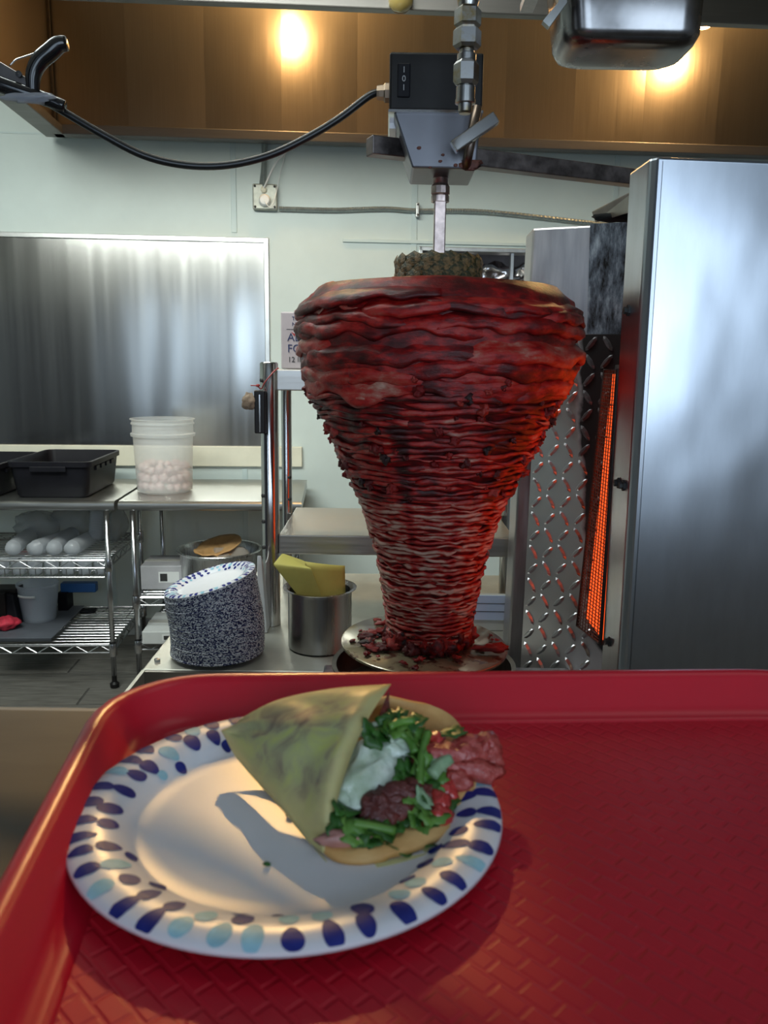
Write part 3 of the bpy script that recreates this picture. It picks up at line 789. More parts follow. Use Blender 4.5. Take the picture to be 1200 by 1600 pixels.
lsz = atY(600, 836, YPOST).z - PTZ - .001; lsb = atY(600, 866, YPOST).z - PTZ - .001
usz = atY(450, 577, YPOST).z - PTZ - .001; usb = atY(450, 610, YPOST).z - PTZ - .001
hz = [atY(452, y_, YPOST + YR).z - PTZ - .001 for y_ in (745, 779)]
post(rp_.x, YR, 0, usb, rr_, 'rear_post', [(h, .6) for h in hz])
sx0 = atY(437, 850, YPOST).x; sx1 = atY(803, 850, YPOST).x
MB().box(sx0, sx1, -.015, .385, lsb, lsz).build('lower_shelf', M_shelf_steel, su, bevel=.003)
MB().box(sx0 - .002, sx1, -.015, .385, usb, usz).build('upper_shelf', M_shelf_steel, su, bevel=.003)
px_ = atY(795, 900, YPOST + .03)
post(px_.x + .012, .03, 0, usb, .016, 'front_post'); post(px_.x + .03, YR, 0, usb, .016, 'rear_post')
# gauge case hanging on the post with red wire and dry bark-like chip
gp = atY(408, 645, YPOST - fr_ - .012)
gz0 = atY(404, 677, YPOST - .03).z; gz1 = atY(404, 610, YPOST - .03).z
g = thing('black_holder', 'slim black holder tied to the steel post with red wire', 'holder', (fp.x - .018, YPOST - fr_ - .002, gz0))
MB().box(-.014, .014, -.016, 0, 0, gz1 - gz0).build('case', M_blackmetal, g, bevel=.003)
MB().box(-.0015, .0015, -.018, -.015, .004, gz1 - gz0 - .01).build('edge_strip', M_tube, g)
wz = gz1 - gz0
M_rw = pm('red_wire', (.30, .03, .03), .4, var=.2)
MB().tube(bezier([(-.022, -.012, wz + .012), (-.006, -.014, wz + .011), (.004, -.012, wz + .004), (.014, -.020, wz + .02), (.034, -.01, wz + .045), (.045, .0, wz + .055)], 6), .0016, 6).build('wire_tie', M_rw, g, smooth=True)
crumple('wire_knot', (-.004, -.014, wz + .012), (.005, .004, .004), M_rw, '', '', seed=2, parent=g, n=6)
cp = atY(392, 628, YPOST - .03)
o = crumple('wood_chip', (fp.x - .044, YPOST - .035, cp.z), (.017, .010, .019), pm('dry_bark', (.22, .16, .11), .8, var=.4, scale=60), 'brown dried lump stuck beside the black holder on the post', 'lump', seed=9, n=10, amp=.5, room=False)
# foil carton
fx0 = atY(439, 530, YPOST + .05); fz1 = atY(445, 488, YPOST + .05).z; sz_ = usz + PTZ + .001
fb = thing('foil_carton', 'pale printed foil carton on the upper shelf left of the meat', 'box', (fx0.x, YPOST + .05, sz_ + .001))
FH = fz1 - sz_
MB().box(0, .33, 0, .16, 0, FH).build('carton_body', pm('pale_carton', (.42, .37, .38), .6, var=.06, scale=20), fb, bevel=.003)
sc_ = FH / .15
text_mesh('ALUMINUM\nFOIL', .030 * sc_, 'printed_title', M_ink, fb, (.016, -.0008, .074 * sc_), (RAD(90), 0, 0))
text_mesh('12 IN', .020 * sc_, 'printed_size', M_inkd, fb, (.017, -.0008, .018 * sc_), (RAD(90), 0, 0))
text_mesh('TI\nN', .015 * sc_, 'printed_brand', M_ink, fb, (.028, -.0008, .128 * sc_), (RAD(90), 0, 0))
MB().box(.014, .2, -.0008, 0, .104 * sc_, .1052 * sc_).build('printed_rule', M_inkd, fb)
MB().prism([(.026, -.0009, .098 * sc_), (.034, -.0009, .093 * sc_), (.044, -.0009, .100 * sc_), (.034, -.0009, .086 * sc_)], [(.026, .0, .098 * sc_), (.034, .0, .093 * sc_), (.044, .0, .100 * sc_), (.034, .0, .086 * sc_)]).build('printed_heart', M_inkr, fb)

# metal can with yellow papers
YC = 1.86
cc = atY(500, 917, YC); cr = (atY(548, 960, YC).x - atY(449, 960, YC).x) / 2
can = thing('steel_canister', 'round stainless canister holding yellow paper sheets', 'canister', (cc.x, YC, PTZ + .001))
ch_ = cc.z - PTZ - .001
MB().lathe([(.001, 0), (cr - .004, 0), (cr, .004), (cr, ch_ - .012), (cr + .002, ch_ - .004), (cr + .011, ch_ - .001), (cr + .012, ch_ + .001), (cr + .004, ch_ + .001), (cr - .003, ch_ - .006), (cr - .003, .006), (.001, .005)], 48).build('canister_body', pm('canister_steel', (.40, .39, .38), .25, 1.0, var=.12, scale=4, stretch=(9, 9, .3), rvar=.05), can, auto=40)
M_yp = pm('yellow_paper', (.52, .47, .11), .6, var=.06, scale=30)
# back sheet standing in the can, front sheet curled to the left
def sheet(name, pts4, bulge, label, curl=0.0, n=12):
    A, B, C_, D = [Vector(p) for p in pts4]
    c0 = (A + B + C_ + D) / 4
    nrm = (B - A).cross(D - A).normalized()
    def fn(u, v):
        p = A.lerp(B, u).lerp(D.lerp(C_, u), v)
        return p + nrm * bulge * sin(pi * u) - c0 + nrm * curl * (1 - u) ** 2 * v
    o = MB().grid(fn, n, n).build(name, M_yp, solid=.0008, smooth=True)
    o.location = c0; tag(o, label, 'paper')
    return o
s1 = [atY(462, 935, YC - .02), atY(541, 924, YC + .02), atY(539, 884, YC + .03), atY(468, 876, YC - .005)]
for p in (s1[0], s1[1]): p.z -= .10
sheet('yellow_paper', [s1[0], s1[1], s1[2], s1[3]], .010, 'yellow paper sheet standing at the back of the steel canister')
s2 = [atY(470, 930, YC - .045), atY(506, 932, YC - .045), atY(487, 888, YC - .060), atY(426, 882, YC - .065)]
for p in (s2[0], s2[1]): p.z -= .01
A, B, C_, D = s2
T1 = atY(441, 864, YC - .03); T2 = atY(475, 876, YC - .0)
def fn2(u, v):
    # curl: the sheet rises from the can to its left end and rolls back over
    lo = A.lerp(B, u)
    path0 = [A, D, T1, T2]; path1 = [B, C_, atY(478, 884, YC - .035), T2 + Vector((.004, 0, -.004))]
    k = min(2, int(v * 3)); t = v * 3 - k
    return path0[k].lerp(path0[k + 1], t).lerp(path1[k].lerp(path1[k + 1], t), u)
cen = (A + B + C_ + D) / 4
o = MB().grid(lambda u, v: fn2(u, v) - cen, 8, 19).build('yellow_paper', M_yp, solid=.0008, smooth=True, subsurf=1)
o.location = cen; tag(o, 'yellow paper sheet curled over to the left in front of the canister', 'paper')

# blue-white printed slip on the wall behind the disc
slp = [atY(738, 931, 1.99), atY(788, 932, 1.99), atY(789, 969, 1.99), atY(737, 969, 1.99)]
sl = thing('printed_form', 'bluish white lined form propped behind the meat near the steel disc', 'paper', (slp[3].x, 1.99, PTZ + .001))
W_ = slp[1].x - slp[0].x + .03; z0, z1 = slp[3].z - PTZ, slp[0].z - PTZ
MB().box(-.03, W_, .003, .02, 0, z1 + .0).build('backing_board', M_cardw, sl)
MB().box(-.03, W_, 0, .003, z0, z1).build('sheet', pm('blue_white_paper', (.55, .66, .92), .6, var=.04, scale=30), sl)
for f_ in (.35, .68): MB().box(-.03, W_, -.0008, .0003, lerp(z0, z1, f_) - .0007, lerp(z0, z1, f_) + .0007).build('ruled_line', M_inkd, sl)

# ================================================================== VERTICAL BROILER (camera axes)
YM = 1.50
TX = atY(678, 700, YM).x
STZ = .79
# stand under the machine (hidden behind the tray)
st = thing('equipment_stand', 'low steel stand under the vertical broiler behind the red tray', 'stand', (TX, YM, 0))
MB().box(-.30, .80, -.36, .20, STZ - .03, STZ).build('stand_top', M_steel_h, st, bevel=.003)
for x in (-.26, .76):
    for y in (-.32, .16): MB().box(x - .02, x + .02, y - .02, y + .02, .001, STZ - .03).build('leg', M_tube, st)
br_ = thing('vertical_broiler', 'stainless vertical broiler with glowing gas burner, motor and upright spit', 'broiler', (TX, YM, STZ + .001))
BO = Vector((TX, YM, STZ + .001))
def L(p): return p - BO
M_cover = pm('cover_steel', (.50, .53, .58), .31, 1.0, var=.05, scale=14, stretch=(3, 3, .8))
M_frame = pm('frame_steel', (.40, .39, .40), .40, 1.0, var=.15, scale=6, stretch=(8, 8, 1), rvar=.06)
# front cover box: front-left edge from the photograph, 10 cm deep
c0 = atY(1019, 244, 1.20); c1 = atY(971, 1046, 1.20)
cx0, cx1 = c0.x, c1.x; zt, zb_ = c0.z, STZ + .002
dxv = (cx1 - cx0)
ch = .022
def cover_poly(x0, z, y0=1.20, y1=1.30, ex=.50):
    return [Vector((x0 + .010, y0, z)), Vector((x0 + ex, y0 + .05, z)), Vector((x0 + ex, y1 + .05, z)), Vector((x0 - .002, y1, z)), Vector((x0 - .0, y0 + .012, z))]
bot = cover_poly(lerp(cx0, cx1, 1.0), zb_); top = cover_poly(cx0, zt)
bb = MB().prism([L(p) for p in bot], [L(p) for p in top])
bb.build('front_cover', M_cover, br_, bevel=.004)
def cover_face(u, v):
    zz = lerp(zb_ + .004, zt - .006, v); x0 = lerp(cx1, cx0, v) + .016
    p = Vector((x0 + u * .48, 1.20 + .05 * (.006 + u * .48) / .49 - .0012, zz))
    e_ = min(1, 8 * u, 8 * (1 - u), 10 * v, 10 * (1 - v))
    return L(p) + Vector((0, -1, 0)) * e_ * (.0022 + .0022 * NZ.noise(Vector((u * 3.2, v * 5.5, 1.5))) + .0007 * NZ.noise(Vector((u * 9, v * 13, 4))))
MB().grid(cover_face, 40, 60).build('cover_sheet', M_cover, br_, smooth=True)
for (px, py) in ((987, 484), (963, 757), (971, 757), (951, 1008)):
    p = atY(px, py, 1.245)
    f_ = (zt - p.z) / (zt - c1.z); xw = lerp(cx0, cx1, f_) - .0012
    p = Vector((xw, 1.2 + (.062 if px != 971 else .035), p.z))
    MB().lathe([(.0085, 0), (.0085, .004), (.0055, .004), (.0055, .009), (.001, .009)], 6).build('bolt', M_inkd, br_, loc=L(p), rot=(0, RAD(-90), 0))
# rear frame box
f0 = atY(833, 356, 1.82); f1 = atY(791, 1060, 1.82)
fr0 = atY(1010, 350, 1.82)
bot = [Vector((f1.x, 1.82, zb_ + .001)), Vector((f1.x + .26, 1.72, zb_ + .001)), Vector((f1.x + .26, 1.90, zb_ + .001)), Vector((f1.x + .002, 1.92, zb_ + .001))]
top = [Vector((f0.x, 1.82, f0.z)), Vector((f0.x + .24, 1.72, f0.z)), Vector((f0.x + .24, 1.90, f0.z)), Vector((f0.x + .002, 1.92, f0.z))]
MB().prism([L(p) for p in bot], [L(p) for p in top]).build('rear_frame', M_frame, br_, bevel=.005)
# heat-tinted guard above the diamond plate
def heat_mat():
    mt = bpy.data.materials.new('heat_tinted_steel'); mt.use_nodes = True; nt = mt.node_tree; b = nt.nodes['Principled BSDF']
    b.inputs['Metallic'].default_value = .85
    tc = nt.nodes.new('ShaderNodeTexCoord'); n = nt.nodes.new('ShaderNodeTexNoise'); n.inputs['Scale'].default_value = 22; n.inputs['Detail'].default_value = 9; n.inputs['Roughness'].default_value = .7
    mp = nt.nodes.new('ShaderNodeMapping'); mp.inputs['Scale'].default_value = (2.2, 1, .6)
    nt.links.new(tc.outputs['Object'], mp.inputs[0]); nt.links.new(mp.outputs[0], n.inputs['Vector'])
    rp = nt.nodes.new('ShaderNodeValToRGB'); e = rp.color_ramp.elements
    e[0].position = .38; e[0].color = (.02, .018, .02, 1); e[1].position = .66; e[1].color = (.45, .50, .60, 1)
    x = e.new(.5); x.color = (.14, .16, .21, 1)
    nt.links.new(n.outputs['Fac'], rp.inputs['Fac']); nt.links.new(rp.outputs['Color'], b.inputs['Base Color']); b.inputs['Roughness'].default_value = .42
    return mt
M_heat = heat_mat()
g0 = atY(922, 350, 1.74); g1 = atY(1010, 345, 1.64); gb0 = atY(917, 522, 1.74); gb1 = atY(1000, 522, 1.64)
def slab(pts, t, name, mat, parent=br_, bevel=.0):
    """plate through four corners (tl, tr, br, bl), thickness t toward the back"""
    A, B, C_, D = [L(p) for p in pts]
    n = (B - A).cross(D - A).normalized()
    if n.y < 0: n = -n
    return MB().prism([A, B, C_, D], [p + n * t for p in (A, B, C_, D)]).build(name, mat, parent, bevel=bevel)
slab([g0, g1, gb1, gb0], .006, 'heat_guard', M_heat)
# slanted cap over the burner
k0 = [atY(924, 331, 1.62), atY(992, 296, 1.42), atY(992, 330, 1.42), atY(930, 348, 1.62)]
slab(k0, .07, 'burner_cap', pm('cap_steel', (.30, .28, .25), .42, 1.0, var=.2, scale=10), bevel=.002)
crumple('soot_crust', L(atY(962, 340, 1.55)), (.045, .02, .008), pm('soot', (.006, .006, .006), .9, var=.3), '', '', seed=5, parent=br_, n=8)
# diamond tread plate
def soot_mat(name, edge_px):
    mt = bpy.data.materials.new(name); mt.use_nodes = True; nt = mt.node_tree; b = nt.nodes['Principled BSDF']
    tc = nt.nodes.new('ShaderNodeTexCoord'); n = nt.nodes.new('ShaderNodeTexNoise'); n.inputs['Scale'].default_value = 9; n.inputs['Detail'].default_value = 7
    nt.links.new(tc.outputs['Object'], n.inputs['Vector'])
    at = nt.nodes.new('ShaderNodeAttribute'); at.attribute_name = 'soot'
    ad = nt.nodes.new('ShaderNodeMath'); ad.operation = 'ADD'
    ml = nt.nodes.new('ShaderNodeMath'); ml.operation = 'MULTIPLY_ADD'; ml.inputs[1].default_value = .8; ml.inputs[2].default_value = -.4
    nt.links.new(n.outputs['Fac'], ml.inputs[0]); nt.links.new(at.outputs['Fac'], ad.inputs[0]); nt.links.new(ml.outputs[0], ad.inputs[1])
    rp = nt.nodes.new('ShaderNodeValToRGB'); e = rp.color_ramp.elements
    e[0].position = .42; e[0].color = (.60, .59, .61, 1); e[1].position = .56; e[1].color = (.012, .011, .012, 1)
    nt.links.new(ad.outputs[0], rp.inputs['Fac']); nt.links.new(rp.outputs['Color'], b.inputs['Base Color'])
    rm = nt.nodes.new('ShaderNodeMapRange'); rm.inputs['From Min'].default_value = .42; rm.inputs['From Max'].default_value = .56
    rm.inputs['To Min'].default_value = 1.0; rm.inputs['To Max'].default_value = .1
    nt.links.new(ad.outputs[0], rm.inputs['Value']); nt.links.new(rm.outputs[0], b.inputs['Metallic'])
    b.inputs['Roughness'].default_value = .36
    return mt
M_tread = soot_mat('diamond_plate_steel', 0)
dA = atY(842, 523, 1.79); dB = atY(992, 523, 1.62); dC = atY(948, 1062, 1.62); dD = atY(814, 1062, 1.79)
ND = 40
def dfn(u, v): return L(dA).lerp(L(dB), u).lerp(L(dD).lerp(L(dC), u), v)
dm = MB().grid(dfn, 16, ND)
soot = []
for j in range(ND):
    for i in range(16):
        u, v = i / 15, j / (ND - 1)
        edge = lerp(.46, .78, min(1, max(0, (v - .05) * 1.25)))          # soot hugs the burner side
        s_ = .5 + (u - edge) * 2.6
        if v > .86: s_ -= (v - .86) * 9
        soot.append(max(0, min(1, s_)))
dp = dm.build('diamond_plate', M_tread, br_, attr={'soot': soot})
dn = (L(dB) - L(dA)).cross(L(dD) - L(dA)).normalized()
if dn.y > 0: dn = -dn                                                # toward the camera
md = dp.modifiers.new('solidify', 'SOLIDIFY'); md.thickness = .004; md.offset = -1 
# one lug: a pointed raised almond
def lug_mesh(nm, mat):
    N = 8; vs = []
    for k in range(N):
        a = 2 * pi * k / N; r = 1
        x = cos(a); y = sin(a) * (.62 if k % 4 else .85) 
        vs.append((x * .5, y * .30 * (1 - .0 * abs(x)), 0))
    vs2 = [(x * .55, y * .30, .20) for x, y, z in vs]
    ridge = [(-.26, 0, .17), (.26, 0, .17)]
    V = vs + vs2
    fs = [(k, (k + 1) % N, N + (k + 1) % N, N + k) for k in range(N)] + [tuple(range(N, 2 * N))]
    return MB().add(V, fs)
lug_clean = lug_mesh('l', None).mesh('tread_lug', pm('lug_steel', (.60, .60, .62), .30, 1.0, var=.1, scale=40))
lug_soot = lug_mesh('l', None).mesh('tread_lug', pm('sooty_lug_steel', (.16, .15, .16), .42, .8, var=.5, scale=60))
eu = (L(dB) - L(dA)).normalized(); ev = dn.cross(eu).normalized()
if ev.z < 0: ev = -ev
Wd = (dB - dA).length; Hd = (dD - dA).length
sp = .039; idx = 0
cols = int(Wd / sp) + 2; rows = int(Hd / sp) + 2
rl = random.Random(4)
for j in range(rows):
    for i in range(cols):
        cxu = (i + .5) * sp; czv = (j + .5) * sp
        u, v = cxu / Wd, czv / Hd
        if u > .80 or v > .98 or u < .03: continue
        if idx > 280: break
        ang = RAD(48) if (i + j) % 2 else RAD(-52)
        edge = lerp(.46, .78, min(1, max(0, (v - .05) * 1.25))) if v < .88 else 1.2
        q = bpy.data.objects.new('tread_lug', lug_soot if u > edge + .02 else lug_clean); COL.objects.link(q); q.parent = dp
        p = dfn(min(1, u), min(1, v))
        X = (eu * cos(ang) + ev * sin(ang)); Y_ = dn.cross(X)
        Mx = Matrix.Identity(4)
        for a_ in range(3): Mx[a_][0] = X[a_]; Mx[a_][1] = Y_[a_]; Mx[a_][2] = dn[a_]; Mx[a_][3] = p[a_] + dn[a_] * .0005
        q.matrix_local = Mx @ Matrix.Scale(.047, 4); idx += 1
# burner: ceramic tiles glowing behind a wire screen
M_fire = pm('glowing_ceramic', (.5, .08, .02), .8, var=.3, scale=40, emit=(1.0, .095, .014), estr=1.5)
bA = atY(957, 582, 1.60); bB = atY(972, 582, 1.305); bC = atY(944, 1004, 1.305); bD = atY(916, 968, 1.60)
NT = 8
for k in range(NT):
    t0, t1 = k / NT + .004, (k + 1) / NT - .004
    A = L(bA).lerp(L(bD), t0); D = L(bA).lerp(L(bD), t1); B = L(bB).lerp(L(bC), t0); C_ = L(bB).lerp(L(bC), t1)
    n = Vector((1, 0, 0))
    MB().prism([A, B, C_, D], [p + n * .012 for p in (A, B, C_, D)]).build('burner_tile', M_fire, br_)
sA = atY(945, 578, 1.62); sB = atY(966, 578, 1.302); sC = atY(938, 1006, 1.302); sD = atY(902, 978, 1.62)
sm = MB()
M_screen = pm('sooty_wire', (.08, .05, .035), .6, .6, var=.4, scale=60)
for k in range(9):
    u = k / 8; sm.tube([L(sA).lerp(L(sB), u), L(sD).lerp(L(sC), u)], .0011, 4)
for k in range(76):
    v = k / 75; sm.tube([L(sA).lerp(L(sD), v), L(sB).lerp(L(sC), v)], .0008, 4)
sm.build('wire_screen', M_screen, br_)
# screen frame and burner box behind
MB().tube([L(p) for p in (sA, sB, sC, sD)], .0035, 6, closed=True).build('screen_frame', pm('burnt_iron', (.05, .035, .03), .6, .5, var=.4, scale=40), br_)
MB().prism([L(sB) + Vector((.02, 0, .01)), L(sA) + Vector((.02, .0, .01)), L(sA) + Vector((.12, .0, .01)), L(sB) + Vector((.12, .0, .01))],
           [L(sC) + Vector((.028, 0, -.01)), L(sD) + Vector((.03, .0, -.01)), L(sD) + Vector((.12, .0, -.01)), L(sC) + Vector((.12, .0, -.01))]).build('burner_box', pm('burner_box_iron', (.03, .028, .028), .6, .3, var=.3), br_)

# arm
a0 = atY(577, 228, 1.475); a1 = atY(1000, 280, 1.72)
MB().tube([L(a0), L(a1)], .0215, 4).build('support_arm', pm('arm_iron', (.14, .12, .115), .42, .85, var=.5, scale=30, rvar=.1), br_, bevel=.002)
# motor box
m0 = atY(609, 80, 1.42); m1 = atY(754, 170, 1.42); mz = atY(680, 173, 1.42).z
mb = MB().box(m0.x - TX, m1.x - TX, 1.42 - YM, 1.58 - YM, mz - BO.z, m0.z - BO.z).build('motor_box', M_blackmetal, br_, bevel=.004)
MB().box(m0.x - TX - .001, m1.x - TX + .001, 1.418 - YM, 1.582 - YM, mz - BO.z - .003, mz - BO.z + .001).build('box_edge', M_tube, br_)
sp0 = atY(631, 126, 1.42)
sw = MB().box(-.0105, .0105, -.004, 0, -.026, .026).build('switch', M_black, mb, loc=L(sp0), bevel=.002)
for k, tx in enumerate(('I', '0', 'I')):
    text_mesh(tx, .013, 'switch_mark', pm('switch_white', (.35, .35, .36), .5, var=.05), mb, L(sp0) + Vector((0, -.0046, .011 - k * .0135)), (RAD(90), 0, 0), align='CENTER')
gl = atY(596, 145, 1.46)
MB().lathe([(.011, 0), (.012, .004), (.013, .012), (.016, .014), (.016, .022), (.011, .024)], 8, cap0=True, cap1=True).build('cable_gland', pm('brass_gland', (.35, .27, .2), .35, 1, var=.2), br_, loc=L(gl) + Vector((-.008, 0, 0)), rot=(0, RAD(90), 0))
# housing bracket below: tapered folded sheet
h = [atY(615, 174, 1.425), atY(752, 174, 1.425), atY(744, 264, 1.425), atY(644, 262, 1.425)]
hb = [p + Vector((0, .13, 0)) for p in h]
MB().prism([L(p) for p in h], [L(p) for p in hb]).build('gear_housing', pm('grey_housing', (.15, .15, .165), .36, .9, var=.15, scale=6), br_, bevel=.003)
q0 = atY(609, 174, 1.5); q1 = atY(624, 206, 1.5)
MB().box(q0.x - TX, q1.x - TX, -.02, .06, q1.z - BO.z, q0.z - BO.z).build('side_bracket', M_frame, br_)
rust = pm('rust_spot', (.10, .03, .02), .7, var=.5, scale=80)
for k, (px, py, s_) in enumerate(((655, 231, .004), (692, 242, .003), (688, 252, .0035), (712, 258, .004), (672, 262, .003))):
    crumple('grease_spot', L(atY(px, py, 1.424)), (s_, .0008, s_ * .7), rust, '', '', seed=k, parent=br_, n=5)
crumple('grease_patch', L(atY(735, 258, 1.424)), (.016, .0012, .009), rust, '', '', seed=8, parent=br_, n=8, amp=.8)
# clamp screw with flat handle
MB().tube([L(atY(728, 262, 1.43)), L(atY(732, 240, 1.41)), L(atY(746, 165, 1.40))], .008, 10).build('clamp_screw', pm('bronze_rod', (.28, .22, .18), .35, 1, var=.3, scale=30), br_, smooth=True)
MB().tube([L(atY(708, 231, 1.385)), L(atY(775, 184, 1.385))], .0135, 4).build('clamp_handle', M_tube, br_, bevel=.002)
# spit shaft, collar
s0 = atY(672, 262, YM); s1 = atY(672, 288, YM); s2 = atY(672, 316, YM); SX = TX
M_greasy = pm('greasy_steel', (.42, .33, .30), .3, .9, var=.4, scale=40)
MB().lathe([(.0135, s1.z - BO.z), (.0135, s0.z - BO.z)], 16, cap0=True).build('drive_shaft', M_greasy, br_, smooth=True)
cz0, cz1 = s2.z - BO.z, s1.z - BO.z
MB().lathe([(.013, cz0), (.016, cz0), (.016, cz0 + .010), (.0145, cz0 + .012), (.0165, cz0 + .014), (.0165, cz1 - .004), (.014, cz1), (.01, cz1)], 12).build('collar', M_greasy, br_, auto=30)
DZ = atY(669, 1002, YM).z
MB().box(-.0105, .0105, -.0105, .0105, .05, s2.z - BO.z + .01).build('spit', M_greasy, br_, bevel=.002)
# turning disc and drip pan
DR = .163
MB().lathe([(.001, 0), (DR - .003, 0), (DR, .002), (DR, .006), (DR - .003, .008), (.001, .008)], 64).build('turning_disc',
    pm('greasy_disc', (.30, .25, .15), .22, .55, col2=(.10, .04, .025), scale=38, thresh=(.5, .62), coat=.6), br_, loc=(-.010, 0, DZ - BO.z - .008), rot=(RAD(1.5), RAD(2.0), 0), auto=40)
MB().lathe([(.03, .0), (.03, DZ - BO.z - .01)], 16, cap0=True).build('disc_bearing', M_frame, br_)
MB().lathe([(.001, .0), (.10, 0), (.172, .02), (.176, .075), (.181, .078), (.181, .082), (.172, .08), (.166, .028), (.001, .012)], 48).build('drip_pan', pm('drip_pan_steel', (.22, .19, .17), .3, 1, var=.3, scale=20), br_, loc=(-.01, 0, .0 + max(0.0, DZ - BO.z - .125)), auto=40)
MB().box(-.22, .60, -.20, .19, .0, max(.02, DZ - BO.z - .125)).build('base', M_frame, br_, bevel=.004)

# ================================================================== MEAT
def meat_mat():
    mt = bpy.data.materials.new('marinated_meat'); mt.use_nodes = True; nt = mt.node_tree; b = nt.nodes['Principled BSDF']
    at = nt.nodes.new('ShaderNodeAttribute'); at.attribute_name = 'tone'
    ac = nt.nodes.new('ShaderNodeAttribute'); ac.attribute_name = 'char'
    tc = nt.nodes.new('ShaderNodeTexCoord')
    mp = nt.nodes.new('ShaderNodeMapping'); mp.inputs['Scale'].default_value = (1, 1, 2.4)
    nt.links.new(tc.outputs['Object'], mp.inputs[0])
    n = nt.nodes.new('ShaderNodeTexNoise'); n.inputs['Scale'].default_value = 38; n.inputs['Detail'].default_value = 6; n.inputs['Roughness'].default_value = .65
    nt.links.new(mp.outputs[0], n.inputs['Vector'])
    ml = nt.nodes.new('ShaderNodeMath'); ml.operation = 'MULTIPLY_ADD'; ml.inputs[1].default_value = 1.1; ml.inputs[2].default_value = -.55
    nb = nt.nodes.new('ShaderNodeTexNoise'); nb.inputs['Scale'].default_value = 11; nb.inputs['Detail'].default_value = 3
    nt.links.new(mp.outputs[0], nb.inputs['Vector'])
    mbb = nt.nodes.new('ShaderNodeMath'); mbb.operation = 'MULTIPLY_ADD'; mbb.inputs[1].default_value = 1.0; mbb.inputs[2].default_value = -.5
    nt.links.new(nb.outputs['Fac'], mbb.inputs[0])
    nsum = nt.nodes.new('ShaderNodeMath'); nsum.operation = 'MULTIPLY_ADD'; nsum.inputs[1].default_value = 1.1
    nt.links.new(n.outputs['Fac'], nsum.inputs[0])
    sub = nt.nodes.new('ShaderNodeMath'); sub.operation = 'SUBTRACT'; sub.inputs[1].default_value = .55; nt.links.new(mbb.outputs[0], sub.inputs[0]); nt.links.new(sub.outputs[0], nsum.inputs[2])
    ml = nsum
    ad = nt.nodes.new('ShaderNodeMath'); ad.operation = 'ADD'; nt.links.new(at.outputs['Fac'], ad.inputs[0]); nt.links.new(ml.outputs[0], ad.inputs[1])
    rp = nt.nodes.new('ShaderNodeValToRGB'); e = rp.color_ramp.elements
    e[0].position = 0.0; e[0].color = (.035, .003, .003, 1)
    e[1].position = 1.0; e[1].color = (.50, .29, .22, 1)
    for p, c in ((.20, (.080, .003, .004, 1)), (.34, (.17, .004, .005, 1)), (.5, (.36, .010, .008, 1)), (.64, (.36, .040, .028, 1)), (.82, (.38, .15, .11, 1))):
        x = e.new(p); x.color = c
    nt.links.new(ad.outputs[0], rp.inputs['Fac'])
    n3 = nt.nodes.new('ShaderNodeTexNoise'); n3.inputs['Scale'].default_value = 60; n3.inputs['Detail'].default_value = 4
    nt.links.new(mp.outputs[0], n3.inputs['Vector'])
    a2 = nt.nodes.new('ShaderNodeMath'); a2.operation = 'ADD'; nt.links.new(ac.outputs['Fac'], a2.inputs[0])
    m3 = nt.nodes.new('ShaderNodeMath'); m3.operation = 'MULTIPLY_ADD'; m3.inputs[1].default_value = .7; m3.inputs[2].default_value = -.35
    nt.links.new(n3.outputs['Fac'], m3.inputs[0]); nt.links.new(m3.outputs[0], a2.inputs[1])
    mr = nt.nodes.new('ShaderNodeMapRange'); mr.inputs['From Min'].default_value = .45; mr.inputs['From Max'].default_value = .75
    nt.links.new(a2.outputs[0], mr.inputs['Value'])
    mx = nt.nodes.new('ShaderNodeMixRGB'); mx.inputs['Color2'].default_value = (.014, .007, .007, 1)
    nt.links.new(mr.outputs[0], mx.inputs['Fac']); nt.links.new(rp.outputs['Color'], mx.inputs['Color1'])
    nt.links.new(mx.outputs[0], b.inputs['Base Color'])
    b.inputs['Roughness'].default_value = .32; b.inputs['Specular IOR Level'].default_value = .30
    b.inputs['Coat Weight'].default_value = .22; b.inputs['Coat Roughness'].default_value = .10
    n2 = nt.nodes.new('ShaderNodeTexNoise'); n2.inputs['Scale'].default_value = 90; n2.inputs['Detail'].default_value = 8; n2.inputs['Roughness'].default_value = .7
    nt.links.new(mp.outputs[0], n2.inputs['Vector'])
    bp = nt.nodes.new('ShaderNodeBump'); bp.inputs['Strength'].default_value = .40; bp.inputs['Distance'].default_value = .005
    nt.links.new(n2.outputs['Fac'], bp.inputs['Height']); nt.links.new(bp.outputs['Normal'], b.inputs['Normal']); nt.links.new(bp.outputs['Normal'], b.inputs['Coat Normal'])
    return mt
M_meat = meat_mat()
PX = [(428, 70), (440, 150), (452, 190), (470, 208), (495, 216), (520, 219), (570, 214), (600, 207), (640, 187), (680, 164), (720, 145), (760, 126), (800, 107), (850, 91), (900, 79), (950, 70), (980, 66), (1002, 64)]
RTAB = []
for py, hw in reversed(PX):
    p = atY(680, py, YM); q = atY(680 + hw, py, YM)
    RTAB.append((p.z, q.x - p.x))
def RZ(z): return interp(RTAB, z)
def zpx(py): return atY(680, py, YM).z
meat = thing('meat_cone', 'tall red stack of marinated sliced meat on the upright spit', 'meat', (TX, YM, DZ + .0005))
MO = Vector((TX, YM, DZ + .0005))
def mcol(p, base, edge):
    return base
# core
prof = [(.02, zpx(1004) - MO.z + .002)] + [(max(.03, RZ(z) - .007), z - MO.z) for z in [lerp(zpx(1004), zpx(452), k / 30) for k in range(31)]] + [(.05, zpx(434) - MO.z)]
core = MB().lathe(prof, 48)
core.build('meat_core', M_meat, meat, smooth=True, attr={'tone': [.26] * len(core.v), 'char': [.15] * len(core.v)})

